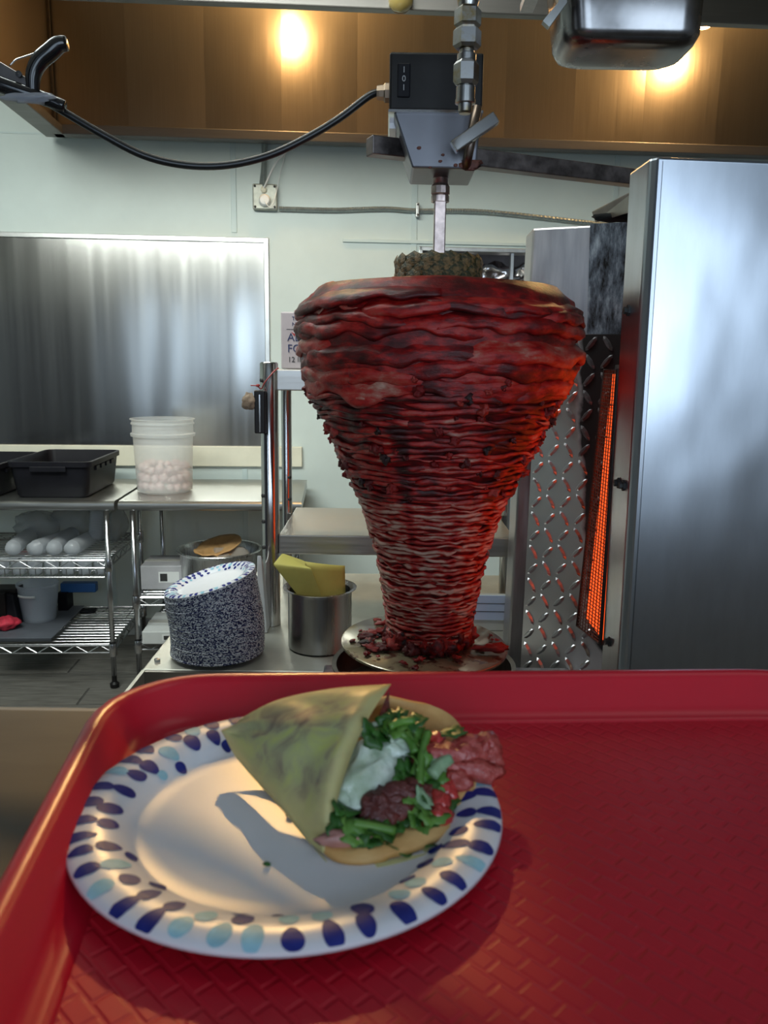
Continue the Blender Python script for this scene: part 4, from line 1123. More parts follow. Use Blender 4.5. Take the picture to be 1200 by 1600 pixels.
def meat_slice(zc, th, a0, da, out, tone, char, wob, rough_, depth=.05, pale=.0, droop=0.0, seed=0, nu=None, inner=None, tilt=0.0, thin=False):
    """one slice: a sector of irregular disc seen edge-on"""
    nu = nu or max(10, int(da / RAD(2.6)))
    sec = [(-1, -.6), (-.32, -1.0), (-.07, -.95), (-.005, -.6), (.0, 0), (-.005, .6), (-.06, .95), (-.32, 1.0), (-1, .6)] if thin else [(-1, -.55), (-.35, -.95), (-.1, -.85), (-.02, -.5), (.0, 0), (-.015, .5), (-.09, .85), (-.35, .95), (-1, .55)]
    vs = []; tn = []; ch_ = []
    for i in range(nu):
        u = i / (nu - 1); a = a0 + da * u
        ca, sa = cos(a), sin(a)
        end = min(1, sin(pi * min(1, max(0, u))) * 3.2 + .18)
        wv = wob * (NZ.noise(Vector((ca * 3.1, sa * 3.1, seed * .77))) + .45 * NZ.noise(Vector((ca * 8.5, sa * 8.5, seed * 1.3))))
        rv = rough_ * (NZ.noise(Vector((ca * 4.2, sa * 4.2, seed * 2.1 + 5))) + .6 * NZ.noise(Vector((ca * 12, sa * 12, seed * 1.9))))
        thv = th * (.75 + .5 * NZ.noise(Vector((ca * 2.6 + 9, sa * 2.6, seed * 1.1))) ) * end
        zz = zc + wv + tilt * (u - .5)
        R_ = RZ(zz) + out + rv - (1 - end) * .008
        for (dr, dz) in sec:
            f_ = -dr
            r = R_ + dr * depth if inner is None else lerp(R_, inner, f_)
            z = zz + dz * thv * .5 - droop * (1 - f_) ** 2
            if inner is not None: z += f_ * (inner_lift)
            k = NZ.noise(Vector((r * ca * 30, r * sa * 30, z * 30))) * rough_ * .35
            z = max(z, DZ + .0015)
            vs.append(((r + k) * ca, (r + k) * sa, z - MO.z))
            e_ = abs(dz)
            nzv = NZ.noise(Vector((ca * 5 + seed, sa * 5, zz * 9)))
            drip = max(0, NZ.noise(Vector((ca * 4.5, sa * 4.5, zz * 1.5 + 7))) - .05) * (.9 if thin else .3)
            tn.append(tone + pale * (1 - e_ ** 2 * 1.1) * (.75 + .9 * nzv) + .14 * nzv - .10 * e_ - drip)
            ch_.append(char + .30 * NZ.noise(Vector((ca * 6 + 3, sa * 6, zz * 16 + seed * .05))) + (.12 if e_ > .9 else 0))
    ns = len(sec); fs = []
    for i in range(nu - 1):
        for j in range(ns - 1): fs.append((i * ns + j, (i + 1) * ns + j, (i + 1) * ns + j + 1, i * ns + j + 1))
    fs.append(tuple(range(ns))); fs.append(tuple((nu - 1) * ns + j for j in range(ns - 1, -1, -1)))
    m_ = MB().add(vs, fs)
    return m_.build('meat_slice', M_meat, meat, smooth=True, attr={'tone': tn, 'char': ch_})
rm_ = random.Random(12)
inner_lift = 0.0
sd = 0
# lower, shaved part: thin pale-edged slices
z = zpx(992); zu = zpx(610)
while z < zu:
    f_ = (z - zpx(992)) / (zu - zpx(992))
    th = .0076 + .0042 * f_ ** 2 + rm_.uniform(-.001, .0018)
    nsec = 4 if f_ > .3 else 3
    a = rm_.uniform(0, 6.28)
    for k in range(nsec):
        da = 2 * pi / nsec * rm_.uniform(1.0, 1.15)
        sd += 1
        if f_ < .60: tone, pale, char = .52 + rm_.uniform(-.06, .08), .46 + rm_.uniform(-.12, .12), .08
        else: tone, pale, char = .36 + rm_.uniform(-.12, .14), .20 + rm_.uniform(-.15, .20), .30 + rm_.uniform(-.1, .18)
        meat_slice(z + rm_.uniform(-.002, .002), th * 1.22, a, da, rm_.uniform(-.002, .003), tone, char, .0045 + .0035 * f_, .0028 + .007 * max(0, f_ - .45), depth=.04, pale=pale, seed=sd, tilt=rm_.uniform(-.004, .004), thin=True)
        a += 2 * pi / nsec
    z += th * .92
# upper part: uncut slabs hung like shingles, each hem proud of the one below
def shingle(a0, da, ztop, zhem, out, th, tone, char, seed):
    nu = int(da / RAD(1.9)); nv = 12
    vs = []; tn = []; cc_ = []
    for side in (1, 0):
        for i in range(nu):
            u = i / (nu - 1); a = a0 + da * u; ca, sa = cos(a), sin(a)
            end = min(1, sin(pi * u) * 3.5 + .08)
            hem = zhem + .020 * NZ.noise(Vector((ca * 2.7, sa * 2.7, seed))) + .007 * NZ.noise(Vector((ca * 8, sa * 8, seed + 3)))
            for j in range(nv):
                v = j / (nv - 1)
                z = lerp(ztop, hem, v)
                fold = .0065 * NZ.noise(Vector((ca * 3.2, sa * 3.2, z * 34 + seed))) + .0035 * NZ.noise(Vector((ca * 9, sa * 9, z * 60 + seed)))
                R_ = RZ(max(z, zpx(604))) if z < zpx(500) else min(RZ(z), RZ(zpx(500)))
                if z > zpx(500): R_ = RZ(z)
                r = R_ - .005 + lerp(-.020, out, min(1, v * 1.6)) + fold - (1 - end) * .010
                if v > .93: r -= (v - .93) / .07 * .006
                if side == 0: r -= th * (.4 + .6 * end) * (1 if v < .93 else .4)
                vs.append((r * ca, r * sa, z - MO.z))
                q = NZ.noise(Vector((ca * 6, sa * 6, z * 40 + seed)))
                tn.append(tone + .22 * q - (.12 if v > .92 else 0)); cc_.append(char + .30 * NZ.noise(Vector((ca * 5 + 2, sa * 5, z * 22 + seed))))
    fs = []; off = nu * nv
    for i in range(nu - 1):
        for j in range(nv - 1):
            A = i * nv + j; B = (i + 1) * nv + j
            fs.append((A, B, B + 1, A + 1)); fs.append((off + A, off + A + 1, off + B + 1, off + B))
        for e in (0, nv - 1):
            A = i * nv + e; B = (i + 1) * nv + e; fs.append((A, B, off + B, off + A))
    for i in (0, nu - 1):
        for j in range(nv - 1): A = i * nv + j; fs.append((A, A + 1, off + A + 1, off + A))
    MB().add(vs, fs).build('meat_slice', M_meat, meat, smooth=True, attr={'tone': tn, 'char': cc_})
for row, (yt, yh, o_) in enumerate(((575, 622, .002), (560, 602, .006), (538, 582, .005), (515, 560, .010), (495, 538, .007), (476, 515, .011), (464, 497, .008))):
    a = rm_.uniform(0, 6.28); nsec = 5 if row % 2 else 4
    for k in range(nsec):
        da = 2 * pi / nsec * rm_.uniform(1.05, 1.45); sd += 1
        dz = rm_.uniform(-.015, .015)
        shingle(a, da, zpx(yt) + dz, zpx(yh) + dz, o_ + rm_.uniform(-.006, .005), rm_.uniform(.009, .014), rm_.choice((.28, .36, .42, .50, .56)), .02 + rm_.uniform(-.12, .22), sd * 1.31)
        a += 2 * pi / nsec * rm_.uniform(.92, 1.08)
# slabs laid over the top, from the pineapple out to the rim
def top_slice(a0, da, rout, zi, zo, th, tone, char, seed, lip):
    nu = int(da / RAD(2.0)); nv = 16
    vs = []; tn = []; cc_ = []
    for side in (1, -1):
        for i in range(nu):
            u = i / (nu - 1); a = a0 + da * u
            end = min(1, sin(pi * u) * 4 + .05)
            for j in range(nv):
                v = j / (nv - 1)
                rr2 = lerp(.05, rout * (1 + .07 * NZ.noise(Vector((cos(a) * 3, sin(a) * 3, seed)))) - (1 - end) * .02, v)
                cx_, cy_ = rr2 * cos(a), rr2 * sin(a)
                zz = lerp(zi, zo - .024 * max(0, -sin(a)) + .012 * max(0, sin(a)), v ** 1.15) + .019 * NZ.noise(Vector((cx_ * 16, cy_ * 16, seed))) * min(1, v * 3) + .009 * NZ.noise(Vector((cx_ * 42, cy_ * 42, seed))) - lip * max(0, (v - .78) / .22) ** 2 - (1 - end) * .006
                tt = th * end * (1 if v < .95 else .35) * .5
                vs.append((cx_, cy_, zz + side * tt - MO.z))
                q = NZ.noise(Vector((cx_ * 24, cy_ * 24, seed)))
                tn.append(tone + .22 * q); cc_.append(char + .22 * q)
    fs = []
    off = nu * nv
    for i in range(nu - 1):
        for j in range(nv - 1):
            A = i * nv + j; B = (i + 1) * nv + j
            fs.append((A, B, B + 1, A + 1)); fs.append((off + A, off + A + 1, off + B + 1, off + B))
        A = i * nv + nv - 1; B = (i + 1) * nv + nv - 1; fs.append((A, B, off + B, off + A))
        A = i * nv; B = (i + 1) * nv; fs.append((A, off + A, off + B, B))
    for i in (0, nu - 1):
        for j in range(nv - 1):
            A = i * nv + j; fs.append((A, A + 1, off + A + 1, off + A))
    MB().add(vs, fs).build('meat_slice', M_meat, meat, smooth=True, attr={'tone': tn, 'char': cc_})
zin = atY(680, 434, YM - .08).z - .004
for k in range(14):
    lvl = k // 7
    a0 = RAD(150 + 51.4 * (k % 7) + 26 * lvl + rm_.uniform(-8, 8)); da = RAD(rm_.uniform(62, 88))
    sd += 1
    top_slice(a0, da, rm_.uniform(.228, .250) - .004 * lvl, zin - .007 * (1 - lvl), zpx(476 if lvl == 0 else 466) + rm_.uniform(-.004, .006), rm_.uniform(.010, .015), rm_.choice((.52, .58, .64, .68)) if lvl else rm_.choice((.3, .4, .46)), .06, sd * 1.7, rm_.uniform(.012, .026))
# ragged charred heap at the foot and loose scraps on the disc
scrap_me = []
for k in range(7):
    def fs_(u, v):
        a = 2 * pi * u; t = (v - .5) * pi * .999
        d = Vector((cos(a) * cos(t), sin(a) * cos(t), sin(t)))
        kk = 1 + .9 * NZ.noise(d * 1.6 + Vector((k * 5.3, 0, 0))) + .6 * NZ.noise(d * 3.6 + Vector((0, k * 5.3, 0)))
        return d * kk
    g_ = MB().grid(fs_, 14, 9, cu=True)
    me = g_.mesh('meat_scrap', M_meat, True, {'tone': [(.2, .3, .45, .12, .38, .55, .3)[k]] * len(g_.v), 'char': [(.5, .35, .1, .7, .45, .1, .6)[k]] * len(g_.v)})
    scrap_me.append(me)
rs_ = random.Random(8)
def crust(p, a):
    k = 1 + .16 * NZ.noise(Vector((cos(a) * 3, sin(a) * 3, p.z * 40))) + .12 * NZ.noise(Vector((cos(a) * 9, sin(a) * 9, p.z * 120)))
    return Vector((p.x * k, p.y * k, p.z + .004 * NZ.noise(Vector((cos(a) * 6, sin(a) * 6, p.z * 50 + 4))) * (1 if p.z > .004 else 0)))
cr_ = MB().lathe([(.02, .001), (.078, .001), (.084, .010), (.082, .020), (.078, .028), (.073, .034), (.066, .040), (.03, .044)], 120, fn=crust)
cr_.build('charred_crust', M_meat, meat, smooth=True, attr={'tone': [.30 + .25 * NZ.noise(Vector(v) * 60) for v in cr_.v], 'char': [.50 + .45 * NZ.noise(Vector(v) * 45) for v in cr_.v]})
for k in range(60):
    a = 2 * pi * k / 60 + rs_.uniform(-.1, .1)
    R_ = rs_.uniform(.070, .084); s_ = rs_.uniform(.007, .016)
    q = bpy.data.objects.new('meat_scrap', scrap_me[rs_.randrange(7)]); COL.objects.link(q); q.parent = meat
    q.location = (R_ * cos(a) - .002, R_ * sin(a), max(s_ * .5, rs_.uniform(.004, .032)))
    q.scale = (s_, s_, s_ * .8); q.rotation_euler = (rs_.uniform(0, 6), rs_.uniform(0, 6), rs_.uniform(0, 6))
for k in range(46):
    a = rs_.uniform(0, 2 * pi); R_ = rs_.uniform(.09, .152); s_ = rs_.uniform(.0025, .007)
    if k < 14: a = pi + rs_.uniform(-.3, .7); s_ = rs_.uniform(.005, .011); R_ = rs_.uniform(.09, .12)
    q = bpy.data.objects.new('meat_scrap', scrap_me[rs_.randrange(7)]); COL.objects.link(q); q.parent = meat
    q.location = (R_ * cos(a) - .01, R_ * sin(a), s_ * .35 + .001 - .03 * R_ * cos(a)); q.scale = (s_ * 1.4, s_, s_ * .45); q.rotation_euler = (0, 0, rs_.uniform(0, 6))
for (px, py, sx) in ((768, 1010, .03), (606, 972, .02), (595, 985, .022)):
    p = atZ(px, py, DZ + .01) - MO
    q = bpy.data.objects.new('meat_scrap', scrap_me[2]); COL.objects.link(q); q.parent = meat; q.location = (p.x, p.y, .007); q.scale = (sx, .012, .008)
# hanging shreds under the overhang edge
for k in range(80):
    a = rs_.uniform(pi * .95, 2.05 * pi); zz = lerp(zpx(760), zpx(585), rs_.random() ** .8); R_ = RZ(zz) - .001; s_ = rs_.uniform(.003, .009)
    q = bpy.data.objects.new('meat_shred', scrap_me[rs_.randrange(7)]); COL.objects.link(q); q.parent = meat
    q.location = (R_ * cos(a), R_ * sin(a), zz - MO.z); q.scale = (s_, s_, s_ * 1.1); q.rotation_euler = (rs_.uniform(0, 6), rs_.uniform(0, 6), 0)

# pineapple slice on top
pz0, pz1 = atY(680, 432, YM - .08).z, atY(680, 395, YM - .08).z
pr_ = atY(749, 410, YM).x - atY(680, 410, YM).x
pin = thing('pineapple_slice', 'thick unpeeled pineapple slice on the spit above the meat', 'pineapple', (TX, YM, pz0 - .004))
PHh = pz1 - pz0 + .004
M_pin = pm('pineapple_rind', (.012, .012, .003), .55, col2=(.06, .06, .010), scale=45, bump=.5, bscale=120)
M_eye = pm('pineapple_eye', (.022, .026, .008), .5, col2=(.20, .12, .045), scale=1.6, bump=.5, bscale=5, thresh=(.42, .62))
MB().lathe([(.012, 0), (pr_ * .93, 0), (pr_ * .97, PHh * .3), (pr_ * .96, PHh * .8), (pr_ * .9, PHh), (.012, PHh)], 40).build('rind', M_pin, pin, auto=40)
MB().lathe([(.012, PHh), (pr_ * .86, PHh + .001), (pr_ * .84, PHh + .002), (.012, PHh + .002)], 40).build('cut_face', pm('pineapple_flesh', (.30, .20, .04), .45, var=.3, scale=30), pin)
def eye_fn(u, v):
    a = 2 * pi * u; r = v
    hexr = 1 + .08 * cos(6 * a)
    hgt = (1 - v ** 2.4) * .30 + .10 * max(0, 1 - v * 3.5) + .06 * NZ.noise(Vector((cos(a) * v * 3, sin(a) * v * 3, 1)))
    return Vector((r * cos(a) * hexr, r * sin(a) * hexr, hgt))
eye_me = MB().grid(eye_fn, 12, 6, cu=True).mesh('eye', M_eye, True)
for row in range(3):
    for k in range(14):
        a = 2 * pi * (k + .5 * (row % 2)) / 14; zz = PHh * (.16 + .34 * row)
        q = bpy.data.objects.new('eye', eye_me); COL.objects.link(q); q.parent = pin
        q.location = (pr_ * .95 * cos(a), pr_ * .95 * sin(a), zz); q.rotation_euler = (0, RAD(90) - .15 * (row - 1), a); q.scale = (.0125, .0165, .0135)

# ================================================================== HANGING THINGS ABOVE
# power cord
cpts = [(592, 144, 1.46), (575, 151, 1.455), (530, 185, 1.45), (480, 215, 1.44), (420, 243, 1.43), (355, 258, 1.42), (290, 258, 1.41), (225, 243, 1.40), (160, 210, 1.39), (105, 178, 1.385), (60, 152, 1.38), (10, 128, 1.37), (-60, 90, 1.36)]
P = bezier([atY(*c) for c in cpts], 6)
o0 = P[0].copy()
o = MB().tube([p - o0 for p in P], .0062, 8).build('power_cord', M_rubber, smooth=True); o.location = o0
tag(o, 'black power cord sagging from the motor box across to the left', 'cord')
# overhead rail carrying pan, fittings, clamp
RZZ = atY(600, -60, 1.3).z
rail = thing('overhead_rail', 'steel overhead rail just above the picture carrying the hanging pan', 'rail', (0, 1.3, RZZ))
# black clamp at the left
kp = atY(0, 140, 1.36)
kl = thing('spring_clamp', 'black levered clamp wrapped in plastic at the upper left', 'clamp', tuple(kp))
def K(px, py, dy=0): return atY(px, py, 1.36 + dy) - kp
def ribbon(pts, wid, th, name, mat, parent):
    P_ = bezier(pts, 6)
    return MB().tube(P_, [w_ for w_ in wid(len(P_))], 8).build(name, mat, parent, smooth=True)
M_gloss = pm('gloss_black', (.008, .008, .009), .18, var=.3, scale=30)
ribbon([K(52, 148), K(52, 118), K(62, 96), K(80, 80), K(92, 70), (K(104, 68))], lambda n: [lerp(.010, .014, sin(pi * min(1, i / (n - 1) * .9))) for i in range(n)], 0, 'lever', M_gloss, kl)
slp_ = [K(-40, 84), K(0, 96), K(40, 120), K(52, 150), K(0, 138), K(-40, 120)]
MB().prism(slp_, [p + Vector((0, .03, 0)) for p in slp_]).build('bracket', pm('clamp_steel', (.20, .19, .19), .3, 1, var=.3, scale=20), kl, bevel=.003)
MB().lathe([(.005, 0), (.005, .004), (.001, .005)], 10).build('rivet', M_inkd, kl, loc=K(31, 117) + Vector((0, -.001, 0)), rot=(RAD(90), 0, 0))
ribbon([K(-60, 105, -.01), K(-10, 128, -.01), K(30, 142, -.005), K(62, 152, 0), K(92, 163, .0), K(101, 166, 0)], lambda n: [lerp(.014, .0085, i / (n - 1)) for i in range(n)], 0, 'wrapped_grip', M_gloss, kl)
crumple('plastic_film', K(45, 154, -.012), (.040, .010, .007), frosted('film', (.6, .62, .68), .4, .1), '', '', seed=4, parent=kl, n=10, amp=.6)
MB().tube(bezier([K(15, 103), K(24, 94), K(40, 88), K(58, 82)], 5), .0012, 6).build('spring_wire', M_tube, kl, smooth=True)
MB().tube([K(-50, 90, .015), K(-50, -120, .015)], .012, 8).build('hanger', M_frame, kl)
# gas fittings
gp_ = atY(729, 90, 1.22)
gf = thing('pipe_coupling', 'hanging chain of hex pipe couplings in front of the motor box', 'pipe fitting', (gp_.x, 1.22, atY(729, 178, 1.22).z))
def gz(py): return atY(729, py, 1.22).z - atY(729, 178, 1.22).z
sc2 = atY(730, 90, 1.22).x - atY(729, 90, 1.22).x
M_fit = pm('grimy_nickel', (.42, .41, .40), .28, 1, col2=(.34, .25, .10), scale=40, thresh=(.5, .7))
def seg(nm, y0, y1, hw, n=20, ch2=.15):
    r = hw * sc2; z1, z0 = gz(y0), gz(y1); c = (z1 - z0) * ch2
    MB().lathe([(r * .8, z0), (r, z0 + c), (r, z1 - c), (r * .8, z1)], n, cap0=True, cap1=True).build(nm, M_fit, gf, auto=30)
seg('hose_tail', -60, 14, 17, 20); seg('hex_nut', 12, 44, 21, 6); seg('hex_nut', 44, 77, 22, 6)
seg('neck', 76, 90, 12, 20); seg('ring', 84, 97, 15, 20); seg('hex_nut', 96, 134, 20, 6); seg('sleeve', 133, 160, 15, 20); seg('ring', 155, 163, 16, 20); seg('tip', 160, 178, 11, 20)
MB().lathe([(.018, gz(-220)), (.018, gz(-50))], 12).build('hose', M_rubber, gf)
# small amber globe under the hood front
ag = atR(626, 2, YF - .06)
am = thing('globe_lamp', 'small unlit amber glass globe under the front hood edge', 'lamp', (ag.x, YF - .06, ag.z), 0, None, True)
gr = atR(646, 2, YF - .06).x - ag.x
MB().lathe([(.001, -gr * .8), (gr * .55, -gr * .68), (gr * .9, -gr * .35), (gr, 0), (gr * .9, gr * .4)], 24).build('globe', pm('amber_glass', (.40, .30, .10), .1, var=.2, trans=.3, coat=.5), am, smooth=True)
MB().lathe([(gr * .95, gr * .3), (gr * 1.05, gr * .5), (gr * .7, gr * 1.2), (gr * .3, gr * 2.2)], 24, cap0=True, cap1=True).build('cap', M_hood_lip, am, auto=40)
MB().box(-.01, .01, 0, .06, gr * 1.2, gr * 1.5).build('bracket', M_hood_lip, am)
# hanging steam pan
YPAN = 1.30
def pan_ring(px0, px1, py, y0, y1, r, n=6):
    a = atY(px0, py, YPAN); b_ = atY(px1, py, YPAN)
    out = []
    x0, x1 = a.x, b_.x
    for (cx, cy, a0) in ((x1 - r, y0 + r, -90), (x1 - r, y1 - r, 0), (x0 + r, y1 - r, 90), (x0 + r, y0 + r, 180)):
        for k in range(n):
            t = RAD(a0 + 90 * k / (n - 1)); out.append(Vector((cx + r * cos(t), cy + r * sin(t), (a.z + b_.z) / 2)))
    return out
pn = atY(996, 64, YPAN)
pan = thing('steam_pan', 'deep stainless steam pan hanging at the top right', 'pan', (pn.x, YPAN, pn.z))
rings = [pan_ring(922, 1066, 64, 1.335, 1.405, .02), pan_ring(906, 1084, 63, 1.318, 1.422, .03), pan_ring(893, 1098, 56, 1.304, 1.436, .035), pan_ring(885, 1106, 42, 1.30, 1.44, .038), pan_ring(880, 1112, -20, 1.296, 1.446, .04), pan_ring(876, 1117, -95, 1.29, 1.45, .04),
         pan_ring(868, 1125, -97, 1.28, 1.46, .045), pan_ring(868, 1125, -100, 1.28, 1.46, .045), pan_ring(880, 1112, -100, 1.297, 1.443, .04), pan_ring(892, 1100, 30, 1.31, 1.43, .04)]
nn = len(rings[0]); vs = [p - Vector((pn.x, YPAN, pn.z)) for r in rings for p in r]; fs = []
for j in range(len(rings) - 1):
    for k in range(nn): fs.append((j * nn + k, j * nn + (k + 1) % nn, (j + 1) * nn + (k + 1) % nn, (j + 1) * nn + k))
fs.append(tuple(range(nn - 1, -1, -1))); fs.append(tuple((len(rings) - 1) * nn + k for k in range(nn)))
MB().add(vs, fs).build('pan_body', pm('grimy_pan_steel', (.29, .28, .28), .26, 1, var=.35, scale=9, rvar=.08), pan, auto=50)
# rail parts: two bars under the pan flange, a slanted hook, hangers up to the ceiling
fz = atY(996, -99, YPAN).z - RZZ - .012
xL = atY(868, -99, 1.3).x; xR = atY(1125, -99, 1.3).x
MB().box(xL - .018, xL + .004, -.10, .20, fz - .012, fz + .001).build('rail_bar', M_frame, rail)
MB().box(xR - .004, xR + .018, -.10, .20, fz - .012, fz + .001).build('rail_bar', M_frame, rail)
for x in (xL - .012, xR + .012):
    for y in (-.08, .18): MB().box(x - .006, x + .006, y - .006, y + .006, fz, WZ - RZZ).build('hanger_rod', M_frame, rail)
MB().tube([atY(852, 40, 1.30) - Vector((0, 1.3, RZZ)), atY(878, 6, 1.30) - Vector((0, 1.3, RZZ)), Vector((xL - .006, 0, fz - .006))], .009, 4).build('hook', M_trim, rail)

# ================================================================== COUNTER, TRAY, PLATE
Z0 = 1.298
cfar = atZ(70, 1107, Z0 - .003)
cn = thing('service_counter', 'dark laminate service counter under the red tray', 'counter', (0, cfar.y - .30, 0))
MB().box(-1.6, 1.6, -.55, .30, Z0 - .045, Z0 - .003).build('counter_top', M_counter, cn, bevel=.003)
MB().box(-1.6, 1.6, .2955, .3025, Z0 - .044, Z0 - .0035).build('edge_strip', pm('counter_edge', (.30, .27, .22), .4, var=.1), cn)
MB().box(-1.55, 1.55, -.05, .22, .002, Z0 - .045).build('counter_body', M_wall_dark, cn)

ZR = Z0 + .0225
fa, fb_ = atZ(330, 1048, ZR), atZ(1180, 1041, ZR)
la_, lb_ = atZ(134, 1117, ZR), atZ(4, 1352, ZR)
def line_x(p, d, q, e):
    den = d.x * e.y - d.y * e.x; t = ((q.x - p.x) * e.y - (q.y - p.y) * e.x) / den
    return Vector((p.x + d.x * t, p.y + d.y * t))
dF = (fb_ - fa).normalized(); dL = (lb_ - la_).normalized()
cornerFL = line_x(fa, dF, la_, dL)
cornerFR = cornerFL + Vector((dF.x, dF.y)) * .46
cornerNL = cornerFL + Vector((dL.x, dL.y)) * .36
dRt = Vector((-dF.y, dF.x)) * -1
dRt = (Vector((dRt.x, dRt.y)) + Vector((.06, 0))).normalized()
cornerNR = cornerFR + dRt * .352
poly = [cornerFL, cornerNL, cornerNR, cornerFR]              # counter-clockwise
def offset_round(poly, d, r, n=9):
    N = len(poly); lines = []
    for i in range(N):
        a, b_ = poly[i], poly[(i + 1) % N]; e = (b_ - a).normalized(); nn_ = Vector((-e.y, e.x))
        lines.append((a + nn_ * d, e))
    P_ = [line_x(lines[i - 1][0], lines[i - 1][1], lines[i][0], lines[i][1]) for i in range(N)]
    out = []
    for i in range(N):
        c = P_[i]; e0 = -lines[i - 1][1]; e1 = lines[i][1]
        half = math.acos(max(-1, min(1, e0.dot(e1)))) / 2
        t = r / tan(half); s_ = c + e0 * t; e_ = c + e1 * t
        cen_ = c + (e0 + e1).normalized() * (r / sin(half))
        a0 = atan2(s_.y - cen_.y, s_.x - cen_.x); a1 = atan2(e_.y - cen_.y, e_.x - cen_.x)
        while a1 < a0: a1 += 2 * pi
        if a1 - a0 > pi: a1 -= 2 * pi
        for k in range(n): a_ = lerp(a0, a1, k / (n - 1)); out.append(Vector((cen_.x + r * cos(a_), cen_.y + r * sin(a_))))
    return out
TPROF = [(.002, .012), (.000, .016), (.0005, .0195), (.0030, .0220), (.0065, .0225), (.0095, .0212), (.0115, .0190), (.0205, .0058), (.0235, .0026), (.0275, .0008), (.0320, 0)]
tc0 = sum(poly, Vector((0, 0))) / 4
tray = thing('serving_tray', 'glossy red plastic serving tray with raised rim in the foreground', 'tray', (tc0.x, tc0.y, Z0))
vs = []; fs = []
for (d, z) in TPROF:
    ring = offset_round(poly, d, max(.012, .062 - d)); vs += [(p.x - tc0.x, p.y - tc0.y, z) for p in ring]
n = len(ring)
for j in range(len(TPROF) - 1):
    for k in range(n): fs.append((j * n + k, j * n + (k + 1) % n, (j + 1) * n + (k + 1) % n, (j + 1) * n + k))
rimo = MB().add(vs, fs).build('rim', M_red, tray, smooth=True)
md = rimo.modifiers.new('solidify', 'SOLIDIFY'); md.thickness = .0024; md.offset = -1
def weave_mat():
    mt = M_red.copy(); mt.name = 'tray_red_weave'; nt = mt.node_tree; b = nt.nodes['Principled BSDF']
    b.inputs['Roughness'].default_value = .43
    tc = nt.nodes.new('ShaderNodeTexCoord'); mp = nt.nodes.new('ShaderNodeMapping'); mp.inputs['Rotation'].default_value = (0, 0, RAD(45)); mp.inputs['Scale'].default_value = (1, 1, 1)
    nt.links.new(tc.outputs['Object'], mp.inputs[0])
    br2 = nt.nodes.new('ShaderNodeTexBrick'); br2.inputs['Scale'].default_value = 45; br2.inputs['Mortar Size'].default_value = .06; br2.inputs['Mortar Smooth'].default_value = .6
    br2.inputs['Brick Width'].default_value = .62; br2.inputs['Row Height'].default_value = .40
    nt.links.new(mp.outputs[0], br2.inputs['Vector'])
    bp = nt.nodes.new('ShaderNodeBump'); bp.inputs['Strength'].default_value = .55; bp.inputs['Distance'].default_value = .0010; bp.invert = True
    nt.links.new(br2.outputs['Fac'], bp.inputs['Height']); nt.links.new(bp.outputs['Normal'], b.inputs['Normal'])
    return mt
ring = offset_round(poly, .0318, .062 - .0318)
MB().prism([(p.x - tc0.x, p.y - tc0.y, -.002) for p in ring], [(p.x - tc0.x, p.y - tc0.y, .0001) for p in ring]).build('tray_floor', weave_mat(), tray)

# plate on the tray
zr = Z0 + .0105
pl_, pr2 = atZ(97, 1285, zr), atZ(789, 1283, zr)
PSC = (pr2 - pl_).length / 2 / .1088
pcen = atZ(441, 1287, Z0 + .010)
plate = thing('paper_plate', 'blue patterned paper plate under the taco on the red tray', 'paper plate', (0, 0, 0), 0, 'paper plates')
front_body, front_drops = plate_meshes(11)
for nm, me in (('plate_body', front_body), ('printed_drops', front_drops)):
    c = bpy.data.objects.new(nm, me); COL.objects.link(c); c.parent = plate
yfar = atZ(400, 1113, zr).y; ynear = atZ(450, 1488, zr - .001).y
plate.location = ((pl_.x + pr2.x) / 2, (yfar + ynear) / 2, Z0 + .0006)
plate.scale = (PSC, PSC, PSC); plate.rotation_euler = (0, 0, 1.0)
PLC = plate.location.copy()
print('PLATE', PSC * .1088, (yfar - ynear) / 2, tuple(plate.location), 'TZ', TZ, 'HZ', HZ, 'SL', SL1, SL2, 'wall', YW, 'usz', usz, 'DZ', DZ, 'PTY0', PTY0, PTX0)

# ================================================================== TACO
taco = thing('taco', 'taco of meat, cilantro and pale sauce wrapped in yellow paper', 'taco', (atY(560, 1240, .35).x, .35, Z0 + .004))
TO = taco.location.copy()
def T(px, py, Y): return atY(px, py, Y) - TO
A = T(352, 1150, .392); B = T(611, 1070, .392); C_ = T(506, 1334, .3115)
loop = [T(606, 1086, .398), T(640, 1094, .402), T(672, 1101, .402), T(702, 1118, .398), T(724, 1144, .390), T(738, 1178, .380), T(745, 1222, .362), T(733, 1265, .344), T(706, 1304, .330), T(668, 1335, .318), T(620, 1352, .3105), T(565, 1356, .306), T(525, 1347, .3075), T(506, 1334, .3115)]
LP = bezier(loop, 5)
M_tort = pm('taco_tortilla', (.58, .30, .09), .6, col2=(.72, .45, .18), scale=45, bump=.15, bscale=140)
def cone(u, v, LPx, apex, k=0.0, wav=0.0):
    i = u * (len(LPx) - 1); a = int(min(i, len(LPx) - 2)); p = LPx[a].lerp(LPx[a + 1], i - a)
    q = apex.lerp(p, v)
    bel = sin(pi * v) * k
    return q + Vector((0, .4 * bel, -bel * (1 if u > .55 else .3)))
apx = A + Vector((.020, .004, .0))
zf = lambda p: Vector((p.x, p.y, max(p.z, -.0012 if (p - Vector((PLC.x - TO.x, PLC.y - TO.y, 0))).xy.length < .062 * PSC else .0)))
MB().grid(lambda u, v: zf(cone(u, v, LP, apx, .006)), len(LP), 12).build('tortilla', M_tort, taco, solid=.0032, smooth=True)
